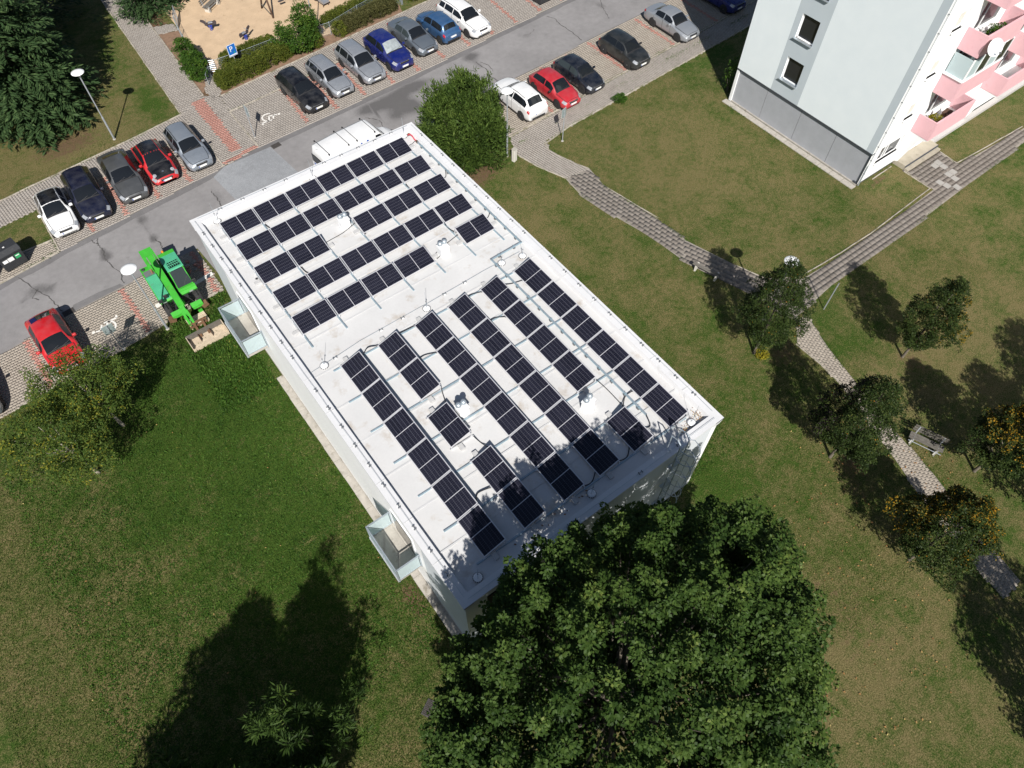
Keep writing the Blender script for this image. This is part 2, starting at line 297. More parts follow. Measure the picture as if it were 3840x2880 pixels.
# ---------------------------------------------------------------- paving blocks
CAMP=np.array([-2.86,-29.3,30.3])
PAVE_PROTO={}
def pave(name,zones,bx=.2,by=.165,gap=.008,n_obj=300,wave=.016,z=.03,bedz=.0235,hgt=.03,blockname='paving_block',bedm='bed'):
    """zones: (polygon, rotation, material, exclude polygons). The bed is the structure; blocks are its parts."""
    rng=np.random.default_rng(len(name)*7+3); bed=MB()
    for poly,rot,m,ex in zones:
        if ex!='nobed': bed.add([(x,y,bedz) for x,y in poly],[tuple(range(len(poly)))])
    root=bed.build(name,bedm); root['kind']='structure'
    hx=bx/2-gap/2; hy=by/2-gap/2
    ed=[(-hx,0),(-hx*.36,wave),(hx*.36,-wave),(hx,0)]
    T=np.array([(x,-hy+w) for x,w in ed]+[(x,hy+w) for x,w in ed])
    fl=[(0,1,5,4),(1,2,6,5),(2,3,7,6),(8,9,1,0),(9,10,2,1),(10,11,3,2),(11,15,7,3),(15,14,6,7),(14,13,5,6),(13,12,4,5),(12,8,0,4)]
    recs={}
    for poly,rot,m,ex in zones:
        xs=[p[0] for p in poly]; ys=[p[1] for p in poly]; c=np.array([np.mean(xs),np.mean(ys)]); rr=max(max(xs)-min(xs),max(ys)-min(ys))*.75+1
        R=np.array([[math.cos(rot),-math.sin(rot)],[math.sin(rot),math.cos(rot)]])
        ii,jj=np.meshgrid(np.arange(-int(rr/bx),int(rr/bx)+1),np.arange(-int(rr/by),int(rr/by)+1))
        L=np.stack([(ii+(jj%2)*.5).ravel()*bx,jj.ravel()*by],1); P=L@R.T+c
        k=inpoly(P,poly)
        if isinstance(ex,(list,tuple)):
            for e in ex: k&=~inpoly(P,e)
        P=P[k]; recs.setdefault((m,rot),[]).append(P)
    allp=[(m,rot,np.concatenate(v)) for (m,rot),v in recs.items()]
    dist=np.concatenate([np.hypot(p[:,0]-CAMP[0],p[:,1]-CAMP[1]) for _,_,p in allp]); cut=np.sort(dist)[min(n_obj,len(dist)-1)] if len(dist)>n_obj else 1e9
    for m,rot,P in allp:
        d_=np.hypot(P[:,0]-CAMP[0],P[:,1]-CAMP[1]); R=np.array([[math.cos(rot),-math.sin(rot)],[math.sin(rot),math.cos(rot)]]); near=d_<cut
        pr=[]
        for t in (.1,.3,.5,.7,.9):
            V=np.concatenate([np.c_[T,np.full(8,hgt)],np.c_[T,np.zeros(8)]]); pr.append(np_mesh(blockname,V,fl,m,{'tint':np.full(16,t)}))
        for q in P[near]:
            o=link(blockname,pr[rng.integers(5)],root,(q[0],q[1],z-hgt+rng.uniform(-.003,.002)),rot+rng.uniform(-.02,.02))
        Q=P[~near]
        if len(Q):
            n=len(Q); W=(T@R.T)[None]+Q[:,None]; zt=z+rng.uniform(-.003,.002,(n,1)); V=np.empty((n,16,3)); V[:,:8,:2]=W; V[:,8:,:2]=W; V[:,:8,2]=zt; V[:,8:,2]=zt-hgt
            F=(np.array(fl)[None]+np.arange(n)[:,None,None]*16).reshape(-1,4)
            o=link('paving_blocks',np_mesh('paving_blocks',V.reshape(-1,3),F,m,{'tint':np.repeat(rng.random(n),16)}),root); o['kind']='stuff'
    return root
NB_L=[(-6.25,13.72),(-2,14.2),(2.7,14.75),(4.2,14.93)]          # kerb between left bays and pavement
LAWN_K=[(-30,13.2),(-6.66,15.95),(.26,16.72),(4.32,17.28)]       # pavement / lawn kerb
NB_R=[(7.14,15.64),(9.1,15.72),(13.3,16.12),(15.8,16.4),(30,17.7),(46,19.0)]
HEDGE_K=[(7.35,17.62),(10.2,17.93),(15.95,18.46),(23.2,19.12),(26,19.4)]
SB_L=[(-30,-1.6),(-11.1,.02),(-7.3,.34),(-4.8,.52),(-3.3,.78),(-1.4,.99),(.1,1.1)]
SB_R=[(20.9,2.15),(27.1,2.62),(31.9,3.04),(40.2,3.46),(52,4.4)]
SW_G=[(22.32,.22),(24.83,.66),(29.8,.95),(39.2,1.52),(52,2.4)]
f=lambda L,o=0: [(x,y+o) for x,y in L]
road_s=lambda x: float(np.interp(x,[-40,-11.2,-7.1,-4.2,.35,20.6,24.8,31.6,38.2,80],[1.4,3.85,4.47,4.65,4.95,6.5,7.08,7.55,7.95,11.2]))
def red_strips(xs,y0f,y1f,w=.145): return [[(x-w,y0f(x)),(x+w,y0f(x)),(x+w+dx,y1f(x)),(x-w+dx,y1f(x))] for x,dx in xs]
NRED=red_strips([(-4.15,0),(-2.05,0),(.08,0),(2.2,0)],lambda x:rn(x)+.22,lambda x:pline(NB_L)(x)-.05)+red_strips([(10.85,.28),(13.17,.25),(15.5,.26),(17.85,.3),(20.1,.3),(22.4,.3),(24.85,.3),(27.15,.3),(29.5,.35),(32,.3),(34.4,.3)],lambda x:rn(x)+.22,lambda x:pline(NB_R)(x)-.05)
sbr=pline(SB_R); sbl=pline(SB_L)
SRED=red_strips([(-9.65,-.1),(-4.3,-.22),(-.22,0)],lambda x:sbl(x)+.1,lambda x:road_s(x)-.1)+red_strips([(24.85,0),(27.3,.05),(29.85,-.1),(32.12,.05),(37.2,-.05),(42.1,0)],lambda x:sbr(x)+.05,lambda x:road_s(x)-.15)
nbL=[(-6.25,9.45)]+[(x,rn(x)) for x in (-4,0,4.45)]+[(4.45,14.9)]+NB_L[::-1]
nbR=[(7.1,11.1)]+[(x,rn(x)) for x in (9,10.9,14.2,19.8,28.2,38,46)]+NB_R[::-1]
sbL=[(x,sbl(x)) for x in (-18,-11.1,-7.3,-4.8,-3.3,-1.4,.1)]+[(.1,4.92)]+[(x,road_s(x)) for x in (-4.2,-7.1,-11.2,-18)]
sbR=[(x,sbr(x)) for x in (20.9,27.1,31.9,40.2,47)]+[(x,road_s(x)) for x in (47,38.2,31.6,24.8,20.8)]
pave('parking_bays_far',[(nbL,.06,'paver',NRED),(nbR,.045,'paver',NRED)]+[(r,.05,'paver_red','nobed') for r in NRED])
pave('parking_bays_near',[(sbL,.05,'paver_warm',SRED),(sbR,.05,'paver_warm',SRED)]+[(r,.05,'paver_red','nobed') for r in SRED])
RS1=[(5.42,11.62),(6.12,11.66),(6.33,18.1),(5.42,18.15)]; RS2=[(4.55,10.75),(7.0,11.12),(7.0,11.42),(4.55,11.1)]
cross=[(4.45,10.7),(7.1,11.1),(7.12,15.6),(7.3,17.6),(6.35,18.4),(4.36,17.3),(4.45,14.9)]
pave_n=[(NB_L[0][0],NB_L[0][1])]+NB_L[1:]+[(4.4,14.95),(4.36,17.3)]+LAWN_K[::-1][1:3]
pave('pavement_far',[(cross,.0,'paver',[RS1,RS2]),(RS1,0,'paver_red','nobed'),(RS2,.06,'paver_red','nobed'),
   (pave_n,rad(96),'paver',0),([(-14,12.8),(-6.3,13.75),(-6.66,15.95),(-14,15.05)],rad(96),'paver',0),
   (NB_R[:5]+[(30,19.75)]+[(26,19.4)]+HEDGE_K[::-1][1:],rad(95),'paver',0),
   ([(4.36,17.3),(6.35,18.4),(6.55,24),(6.82,30.5),(7.2,42),(5.2,42),(4.9,31.7),(4.62,24)],0,'paver',0),
   ([(6.9,17.6),(7.4,17.7),(8.5,20.1),(7.5,20.6),(6.7,18.6)],.3,'paver',0),([(6.75,28.6),(8.2,28.2),(8.2,27.1),(6.7,27.4)],0,'paver',0),
   ([(-14,8.6),(-9.8,8.95),(-6.3,9.45),(-6.35,10.55),(-9,10.6),(-14,10.2)],.1,'paver_warm',0),
   ([(30,13.0),(30,12.9),(30.1,12.95)],0,'paver',0)])
near_sw=[(20.9,2.05),(27.1,2.55),(31.9,2.97),(40.2,3.38),(47,3.95),(47,2.0),(39.2,1.5),(29.8,.93),(24.83,.64),(22.62,.45),(22.2,-.4),(22.35,-1.2),(22.75,-2.6),(23.1,-3.4),(21.35,-3.2),(20.6,-1.2),(20.25,.3),(20.6,1.6)]
pave('pavement_near',[(near_sw,rad(100),'paver',0)])
P2L=[(24.13,-19.6),(23.0,-20.6),(22.94,-22.2),(22.7,-23.7),(21.6,-27.4),(21.1,-28.85),(20.2,-31.5),(19.5,-35)]
P2R=[(25.1,-19.58),(24.58,-20.43),(24.14,-21.7),(23.69,-23.1),(23.43,-24.15),(22.68,-27.1),(22.2,-29.6),(21.5,-32),(20.8,-35)]
pave('park_path',[(P2L+P2R[::-1],rad(75),'paver_warm',0)],n_obj=300)
SL_A=[(21.35,-3.2),(23.1,-3.4),(22.78,-5.4),(23.2,-8),(23.46,-9.2),(23.6,-11.7),(24.5,-14.8),(25.0,-16.5),(26.8,-17.75),(24.1,-19.4),(23.02,-14.7),(22.3,-12.6),(22.1,-10.2),(21.4,-7),(21.15,-4.9)]
SL_B=[(26.8,-17.75),(30,-17.95),(33,-18),(39.2,-17.75),(39.25,-15.6),(42.68,-15.75),(42.5,-17.3),(49.5,-17.75),(62,-17.8),(62,-18.6),(48,-18.6),(42.2,-18.75),(34.2,-19),(28.4,-19),(25.5,-19.3),(24.1,-19.4)]
SL_A1=[(21.35,-3.2),(23.1,-3.4),(22.78,-5.4),(23.2,-8),(23.46,-9.2),(23.6,-11.7),(22.3,-12.6),(22.1,-10.2),(21.4,-7),(21.15,-4.9)]; SL_A2=[(23.6,-11.7),(24.5,-14.8),(25.0,-16.5),(26.8,-17.75),(24.1,-19.4),(23.02,-14.7),(22.3,-12.6)]
pave('slab_path',[(SL_A1,rad(-82),'slab',0),(SL_A2,rad(-72),'slab',0),(SL_B,rad(0),'slab',0)],bx=.42,by=.30,gap=.008,wave=0,n_obj=400,blockname='paving_slab',z=.025,bedz=.019)
# pale replacement slabs by the flats
PS=tag(empty('pale_slab_patch',(40.1,-17.6,.03)),kind='structure')
for x,y,w,h in ((0,0,.42,.42),(.1,-.45,.42,.42),(.5,-.9,.42,.42),(1.1,-.35,.42,.42),(1.1,.12,.42,.42),(1.55,.1,.42,.42),(1.1,1.15,.42,.42),(1.55,1.2,.42,.42),(1.5,.75,.42,.42)):
    MB().bbox((x,y,0),(w,h,.012),.004).build('paving_slab','slab_pale',PS)
# concrete edging slabs along the left wall of the flat-roofed building
ES=tag(empty('wall_edging',(0,0,0)),kind='structure'); y=-6.1; rr=random.Random(4)
while y>-22.5:
    l=.5 if y>-8.9 else 1.0
    w=.36+.02*rr.random(); MB().bbox((.1-w/2,y-l/2,.0),(w,l-.012,.055+rr.uniform(0,.012)),.006).build('edging_slab','concrete',ES); y-=l
# ---------------------------------------------------------------- kerbs: stones about a metre long
def kerb(name,lines,w=.09,top=.07,step=1.0):
    root=tag(empty(name),kind='structure'); protos={}; rr=random.Random(len(name))
    for L in lines:
        for (x0,y0),(x1,y1) in zip(L[:-1],L[1:]):
            d_=math.hypot(x1-x0,y1-y0); n=max(1,round(d_/step)); l=round(d_/n,2)
            if l not in protos: protos[l]=MB().bbox((0,0,0),(l-.012,w,.12),.012).me('kerb_stone','kerb')
            for i in range(n):
                t=(i+.5)/n; link('kerb_stone',protos[l],root,(x0+(x1-x0)*t+rr.uniform(-.006,.006),y0+(y1-y0)*t+rr.uniform(-.01,.01),top-.12+rr.uniform(-.008,.008)),math.atan2(y1-y0,x1-x0)+rr.uniform(-.012,.012))
    return root
kerb('kerb',[NB_L,[(-6.27,9.5),(-6.27,13.72)],[(4.45,10.7),(4.45,14.9)],LAWN_K[1:],[(-14,15.05),(-6.66,15.95)],[(4.34,17.3),(4.6,24),(4.9,31.7),(5.2,40)],[(6.42,18.4),(6.6,24),(6.85,30.5)],[(7.08,11.2),(7.12,15.62)],NB_R,HEDGE_K,
   SB_L[1:],[(x,y) for x,y in SB_R],SW_G,[(-14,8.55),(-9.8,8.93),(-6.3,9.43)],[(-14,10.3),(-9,10.65),(-6.35,10.6)],[(20.9,2.15),(20.75,6.4)]])
kerb('path_edging',[[(22.3,.2),(22.15,-.5),(22.3,-1.2),(22.75,-2.6),(23.1,-3.4)],[(20.2,.3),(20.55,-1.2),(21.3,-3.2),(21.1,-4.9)],[(22.85,-5.4),(23.3,-8),(23.55,-9.3)],[(24.5,-14.8),(25.1,-16.5),(26.7,-17.55),(30,-17.75),(33,-17.8),(39.1,-17.55)],[(39.15,-17.6),(39.15,-15.6)],[(42.7,-15.8),(42.6,-17.15),(49.5,-17.6)],[(22.8,-23.9),(22.9,-22.3),(22.9,-20.6)],[(36.9,-14.85),(38.9,-14.8)]],w=.06,top=.05)
# edging slabs at the foot of the flats' end wall
EW=tag(empty('flats_edging'),kind='structure')
for i in range(12): MB().bbox((35.28,-14.2+i*.93,0),(.42,.9,.05),.01).build('edging_slab','concrete',EW)
# painted wheelchair symbols (painted blocks)
def wheelchair(loc,rz,s=1.0):
    b=MB(); P=[]
    for k in range(15):
        a=rad(-200+k*17); P.append((math.cos(a)*.42,math.sin(a)*.42))
    def strip(pts,w):
        for (x0,y0),(x1,y1) in zip(pts[:-1],pts[1:]):
            dx,dy=x1-x0,y1-y0; l=math.hypot(dx,dy) or 1; nx,ny=-dy/l*w,dx/l*w
            b.add([(x0-nx,y0-ny,0),(x1-nx,y1-ny,0),(x1+nx,y1+ny,0),(x0+nx,y0+ny,0)],[(0,1,2,3)])
    strip(P,.055); strip([(-.22,.62),(-.12,.06),(.38,.06),(.62,-.42),(.80,-.36)],.055); strip([(-.2,.36),(.22,.36)],.05)
    b.add([(-.24+.1*math.cos(a),.76+.1*math.sin(a),0) for a in np.linspace(0,6.0,10)],[tuple(range(10))])
    o=b.build('wheelchair_marking','white_road'); o.location=loc; o.rotation_euler=(0,0,rz); o.scale=(s,s,1); return o
tag(wheelchair((8.95,13.5,.0385),rad(-115),.95),kind='structure'); tag(wheelchair((-6.0,2.3,.0385),rad(65),.95),kind='structure')
# drain grates
def grate(loc,rz,label):
    r=empty('drain_grate',loc,rz,label,'drain'); MB().box((0,0,.012),(.62,.42,.02)).build('frame','crack',r)
    for i in range(9): MB().box((-.25+i*.0625,0,.026),(.03,.36,.012)).build('bar','iron',r)
grate((-7.35,4.6,.01),.08,'iron drain grate at the road edge beside the red estate car'); grate((8.05,10.55,.012),.08,'iron drain grate at the road edge by the disabled bay'); grate((-2.56,-23.84,.01),.5,'rusty drain grate in the lawn beside the big maple')
sheet('playground_sand',[(8.35,28.7),(8.3,27),(7.75,23.5),(7.6,20.7),(8.5,20.2),(10.3,20.1),(12.8,20.35),(17.2,19.9),(20,20.7),(24,21.5),(32,22.5),(34,45),(9,45)],.012,'sand')
sheet('hedge_bed',[(7.45,17.75),(10.2,18.03),(15.95,18.55),(23.2,19.2),(23.6,20.4),(20,20.75),(17.2,19.95),(12.8,20.4),(10.3,20.15),(8.6,20.2)],.009,'soil')
sheet('path_bed',[(6.5,18.6),(7.3,19.6),(7.6,20.7),(7.8,23.5),(8.3,27),(6.72,27.4),(6.6,24)],.009,'soil')
# dug-out blocks and the pale strip beside the wall
sheet('pale_strip',[(-3.4,2.0),(.1,2.45),(.1,2.72),(-3.4,2.28)],.0375,'white_road')
# ================================================================ flat-roofed building
pm('wall_white',(.93,.93,.935),.7,var=.03,scale=.8,bmp=.12,bscale=90,grime=((.74,.74,.74),.7,.66))
pm('wall_pale_grey',(.60,.635,.67),.7,var=.04,scale=.8,bmp=.12,bscale=90)
pm('coping',(.66,.665,.68),.5,var=.045,scale=1.1,grime=((.52,.52,.51),2.0,.62))
pm('membrane',(.60,.60,.60),.65,var=.05,scale=.9,bmp=.1,bscale=25,grime=((.47,.43,.385),1.25,.555))
pm('membrane_seam',(.565,.57,.575),.6,var=.05,scale=2)
pm('galv',(.46,.52,.57),.38,metal=.55,var=.14,scale=6)
pm('galv_blue',(.30,.43,.50),.45,metal=.35,var=.12,scale=5)
pm('alu',(.72,.73,.75),.35,metal=.5,var=.06,scale=8)
pm('alu_white',(.78,.79,.80),.45,var=.05,scale=8)
pm('black_rubber',(.018,.018,.02),.6,var=.25,scale=9)
pm('cable',(.022,.023,.026),.55,var=.2,scale=9)
pm('plastic_grey',(.14,.145,.155),.6,var=.12,scale=8)
pm('ballast',(.47,.47,.47),.85,var=.12,scale=7,bmp=.2)
pm('white_metal',(.78,.79,.80),.45,var=.05,scale=6)
pm('red_hose',(.55,.055,.085),.5,var=.15,scale=8)
pm('brown',(.12,.075,.05),.8,var=.3,scale=8)
pm('dead_leaf',(.20,.105,.055),.8,var=.45,scale=14)
pm('dark_void',(.012,.012,.013),.7,var=.2)
def glass_mat(name,c,rough=.06,spec=.6):
    m,nt,b=base(name); b.inputs['Base Color'].default_value=(*c,1); b.inputs['Specular IOR Level'].default_value=spec
    nt.links.new(ramp(nt,noise(nt,geo(nt),3,4),[(.4,(rough,)*3),(.75,(rough+.1,)*3)]),b.inputs['Roughness'])
glass_mat('pane_dark',(.022,.024,.026)); glass_mat('car_glass',(.010,.012,.015),.05); glass_mat('car_glass_light',(.035,.045,.048),.06)
def frosted():
    m,nt,b=base('frosted'); b.inputs['Base Color'].default_value=(.62,.72,.74,1); b.inputs['Roughness'].default_value=.35
    t=_n(nt,'ShaderNodeBsdfTransparent'); t.inputs[0].default_value=(.75,.86,.88,1); mx=_n(nt,'ShaderNodeMixShader'); mx.inputs[0].default_value=.38
    nt.links.new(b.outputs[0],mx.inputs[1]); nt.links.new(t.outputs[0],mx.inputs[2]); nt.links.new(mx.outputs[0],nt.nodes['Material Output'].inputs[0])
frosted()
W,L,HZ,RZ=12.605,23.064,6.1,5.88
BLD=empty('flat_roofed_building',(0,0,0),0,'low white flat-roofed building carrying rows of solar panels','building')
def wall_seg(x0,x1,y0,y1,z0,z1,m): return MB().box(((x0+x1)/2,(y0+y1)/2,(z0+z1)/2),(x1-x0,y1-y0,z1-z0)).build('wall',m,BLD)
wi=.10
wall_seg(wi,wi+.3,-20.05,-3.0,0,5.93,'wall_white'); wall_seg(wi,wi+.3,-3.0,-wi,0,5.93,'wall_pale_grey'); wall_seg(wi,wi+.3,-L+wi,-20.05,0,5.93,'wall_pale_grey')
wall_seg(W-wi-.3,W-wi,-L+wi,-wi,0,5.93,'wall_white'); wall_seg(wi+.3,W-wi-.3,-wi-.3,-wi,0,5.93,'wall_white'); wall_seg(wi+.3,W-wi-.3,-L+wi,-L+wi+.3,0,5.93,'wall_pale_grey')
for s_ in (0,): MB().box((wi-.012,-11.5,.12),(.02,22.8,.24)).build('plinth','concrete',BLD)
# roof sheet, slightly uneven, with welded seams
gx=np.linspace(.3,W-.3,60); gy=np.linspace(-L+.3,-.3,110); X,Y=np.meshgrid(gx,gy); Zr=RZ+.012*np.sin(X*1.1+Y*.35)+.008*np.sin(Y*1.9-X*.6)
I=np.arange(X.size).reshape(X.shape); F=np.stack([I[:-1,:-1],I[:-1,1:],I[1:,1:],I[1:,:-1]],-1).reshape(-1,4)
roof=link('roof',np_mesh('roof',np.stack([X.ravel(),Y.ravel(),Zr.ravel()],1),F,'membrane',smooth=True),BLD)
for i in range(1,12):
    y=-.3-i*1.87; MB().box((W/2,y,RZ+.020),(W-.9,.07,.012)).build('roof_seam','membrane_seam',roof)
# parapet: sloped-in inner face and sheet-metal coping in lengths
def parapet():
    cw=.42
    for axis,(a,b) in (('l',(0,0)),('r',(0,0)),('t',(0,0)),('b',(0,0))):
        if axis=='l': prof=lambda: MB().extr([(.0,HZ-.10),(.0,HZ),(cw,HZ-.015),(cw+.05,RZ-.05),(.2,RZ-.05)],1,-L+cw*.0,-0.0)
        if axis=='r': prof=lambda: MB().extr([(W,HZ-.10),(W-.2,RZ-.05),(W-cw-.10,RZ-.05),(W-cw,HZ-.015),(W,HZ)],1,-L,-0.0)
        if axis=='t': prof=lambda: MB().extr([(0,HZ-.10),(-.2,RZ-.05),(-cw-.08,RZ-.05),(-cw,HZ-.013),(0,HZ+.002)],0,0.003,W-.003)
        if axis=='b': prof=lambda: MB().extr([(-L,HZ-.10),(-L,HZ+.002),(-L+cw,HZ-.013),(-L+cw+.04,RZ-.05),(-L+.2,RZ-.05)],0,.003,W-.003)
        p=prof().build('parapet','coping',BLD)
parapet()
for i in range(1,12): MB().box((.2,-L*i/12,HZ-.003),(.44,.03,.012)).build('coping_joint','membrane_seam',BLD); MB().box((W-.2,-L*i/12,HZ-.003),(.44,.03,.012)).build('coping_joint','membrane_seam',BLD)
# south wall: roller-shuttered window, sill
MB().box((1.55,-L+wi-.01,4.45),(1.05,.06,1.6)).build('shutter','dark_void',BLD); MB().box((1.6,-L+wi-.07,3.6),(1.3,.16,.05)).build('sill','alu',BLD)
# balconies on the left wall with frosted glass sides
def balcony(y0,y1,fz):
    r=empty('balcony',(0,0,0)); r.parent=BLD; h=1.08; x0=-1.0; x1=.09
    slab=MB().box(((x0+x1)/2,(y0+y1)/2,fz-.09),(x1-x0,y1-y0,.18)).build('floor_slab','concrete',r); MB().box(((x0+x1)/2-.02,(y0+y1)/2,fz+.012),(x1-x0-.16,y1-y0-.16,.02)).build('floor_covering','concrete',r)
    def pane(a,b):
        d_=Vector(b)-Vector(a); c=(Vector(a)+Vector(b))/2; l=d_.length; rz=math.atan2(d_.y,d_.x)
        MB().box((c.x,c.y,fz+.5),(l-.1,.016,.92),rz=rz).build('glass_panel','frosted',r)
        for z in (fz+.02,fz+h-.02): MB().box((c.x,c.y,z),(l,.05,.045),rz=rz).build('rail','galv',r)
        MB().tube([(a[0],a[1],fz+.95),(b[0],b[1],fz+.05)],.011,6).build('brace','galv',r)
    A,B,C,D=(x1-.02,y0,0),(x0+.03,y0,0),(x0+.03,y1,0),(x1-.02,y1,0)
    pane(A,B); pane(B,((x0+.03),(y0+y1)/2,0)); pane((x0+.03,(y0+y1)/2,0),C); pane(C,D)
    for p in (A,B,C,D,(x0+.03,(y0+y1)/2,0)): MB().box((p[0],p[1],fz+h/2-.09),(.05,.05,h+.18)).build('post','galv',r)
    MB().box((x0+.5,y1+.015,fz-.09),(x1-x0-.05,.03,.2)).build('edge_trim','alu',r); MB().box((x0-.015,(y0+y1)/2,fz-.09),(.03,y1-y0,.2)).build('edge_trim','alu',r)
    d=MB().box((.085,(y0+y1)/2,fz+1.0),(.05,1.6,2.0)).build('door','alu_white',r); MB().box((.055,(y0+y1)/2,fz+1.0),(.02,1.36,1.76)).build('pane','pane_dark',d)
balcony(-6.0,-3.5,2.56); balcony(-19.72,-17.5,2.72)
# cat ladder with safety hoops on the south wall
LAD=empty('ladder',(10.05,-L,0)); LAD.parent=BLD
for s_ in (-.24,.24): MB().tube([(s_,-.14,.6),(s_,-.14,7.05),(s_,.05,7.2),(s_,.35,7.1),(s_,.35,6.1)],.028,8).build('stile','galv',LAD)
for i in range(20): MB().tube([(-.24,-.14,.8+i*.3),(.24,-.14,.8+i*.3)],.016,6).build('rung','galv',LAD)
for z in (2.6,3.5,4.4,5.3,6.2,7.0):
    MB().tube([(-.24,-.14,z)]+[(-.38*math.cos(a)*-1*-1,-.2-.62*math.sin(a),z) for a in np.linspace(.12,3.02,12)]+[(.24,-.14,z)],.02,6).build('hoop','galv',LAD)
for x,y in ((-.30,-.62),(0,-.82),(.30,-.62)): MB().tube([(x,y,2.6),(x,y,7.0)],.014,6).build('hoop_bar','galv',LAD)
for z in (1.5,3.3,5.1): MB().box((0,-.05,z),(.56,.18,.04)).build('bracket','galv',LAD)

# ================================================================ solar panels
def cells_mat():
    m,nt,b=base('solar_cell'); p=objc(nt); oi=_n(nt,'ShaderNodeObjectInfo')
    n=noise(nt,geo(nt),1.5,4); k=mth(nt,'ADD',mth(nt,'MULTIPLY',n,.5),mth(nt,'MULTIPLY',oi.outputs['Random'],.5))
    nt.links.new(ramp(nt,k,[(.25,(.0095,.0098,.018)),(.75,(.016,.0165,.028))]),b.inputs['Base Color']); b.inputs['Roughness'].default_value=.22; b.inputs['Specular IOR Level'].default_value=.35
cells_mat(); pm('backsheet',(.095,.096,.12),.3,var=.1,scale=5); pm('panel_frame',(.74,.74,.77),.35,metal=.35,var=.05,scale=6)
PL,PW,PT=1.685,1.0,.035
TILT=math.asin(.285/PW)
def panel_protos():
    d={}
    b=MB(); t=.026
    b.box((0,-PW/2+t/2,0),(PL,t,PT)); b.box((0,PW/2-t/2,0),(PL,t,PT)); b.box((-PL/2+t/2,0,0),(t,PW-2*t,PT)); b.box((PL/2-t/2,0,0),(t,PW-2*t,PT)); d['frame']=b.me('frame','panel_frame')
    d['backsheet']=MB().box((0,0,.004),(PL-2*t,PW-2*t,.02)).me('backsheet','backsheet')
    d['divider']=MB().box((0,0,.0165),(.020,PW-2*t,.004)).me('busbar','panel_frame')
    iw=PW-2*t-.03; cw=iw/6; il=(PL-2*t-.06)/2; cl=il/10; b=MB()
    for i in range(10): b.box((cl*(i+.5),0,0),(cl-.005,cw-.011,.003))
    d['string']=b.me('cell_string','solar_cell'); d['cw']=cw; d['il']=il; d['iw']=iw
    # tilted support: low and high feet on a base rail, wind deflector behind
    d['junction']=MB().box((0,0,0),(.16,.11,.03)).me('junction_box','cable')
    return d
PP=panel_protos()
def solar_panel(loc,rz,label,group):
    """origin: middle of the low edge, panel rises towards local +y"""
    r=empty('solar_panel',loc,rz,label,'solar panel',group)
    def put(n,me,c,par=r):
        o=link(n,me,par); o.location=(c[0],c[1]*math.cos(TILT)-c[2]*math.sin(TILT),c[1]*math.sin(TILT)+c[2]*math.cos(TILT)); o.rotation_euler=(TILT,0,0); return o
    put('frame',PP['frame'],(0,PW/2,0)); put('backsheet',PP['backsheet'],(0,PW/2,0)); put('busbar',PP['divider'],(0,PW/2,0))
    for i in range(6):
        y=PW/2-PP['iw']/2+PP['cw']*(i+.5)
        put('cell_string',PP['string'],(.02,y,.0155)); put('cell_string',PP['string'],(-.02-PP['il'],y,.0155))
    return r
SUPP=MB().box((0,0,0),(.045,PW*math.cos(TILT)+.10,.04)).me('base_rail','alu'); HI=MB().box((0,0,0),(.04,.04,.27)).me('high_foot','alu'); LO=MB().box((0,0,0),(.06,.06,.07)).me('low_foot','alu')
BAL=MB().bbox((0,0,0),(.30,.20,.09),.01).me('ballast_block','ballast')
ORD=['first','second','third','fourth','fifth','sixth']
def support_set(panel,side,ballast):
    """foot frame at one end of a panel (side -1 or 1)"""
    z0=RZ+.012-ZB; x=side*(PL/2+(.012 if ballast else -.03))
    o=link('foot_frame',SUPP,panel,(x,PW*.47,z0+.03)); h=link('high_foot',HI,o,(0,PW*.46,.13)); l_=link('low_foot',LO,o,(0,-PW*.45,.035))
    if ballast: link('ballast_block',BAL,o,(side*.16,-.11,-.03))
ZB=5.995
rowy=[(1.07,-2.18),(1.09,-3.95),(1.115,-5.73),(1.14,-7.55),(1.165,-9.33)]; present=[(0,1,2,3,4,5),(0,1,2,3,4,5),(0,1,3,4,5),(0,1,2,3,4,5),(0,1,2,3,5)]
rowname=['row nearest the road','second row from the road','third row from the road','fourth row from the road','fifth row from the road']
rot1=rad(1.35); px_=1.74
for ri,(x0,y0) in enumerate(rowy):
    for c in present[ri]:
        s_=px_*c+PL/2; loc=(x0+s_*math.cos(rot1),y0+s_*math.sin(rot1),ZB)
        p_=solar_panel(loc,rot1,f'dark solar panel, {ORD[c]} place from the left parapet in the {rowname[ri]}','solar panels on the flat roof')
        support_set(p_,-1,c-1 not in present[ri])
        if c+1 not in present[ri]: support_set(p_,1,True)
colx=[(1.64,[0,1,2,3,4,5]),(3.43,[0,1,(2.47,-.26),4,5]),(5.26,[0,1,2,3,4,5]),(6.99,[0,1,2,3,4,5]),(8.74,[0,1,2,3,5]),(10.6,[0,1,2,3,4,5])]
colname=['leftmost column','second column from the left','third column from the left','fourth column from the left','fifth column from the left','rightmost column']
py_=1.717; rotc=rad(-90)
for ci,(x0,sl_) in enumerate(colx):
    y0=-11.70-.02*ci; ks=[q[0] if isinstance(q,tuple) else q for q in sl_]
    for n_,s_ in enumerate(sl_):
        k,dx=s_ if isinstance(s_,tuple) else (s_,0); yy=y0-py_*k-PL/2
        p_=solar_panel((x0+dx,yy,ZB),rotc,f'dark solar panel, {ORD[n_]} from the road end in the {colname[ci]}','solar panels on the flat roof')
        support_set(p_,-1,k-1 not in ks)
        if k+1 not in ks: support_set(p_,1,True)
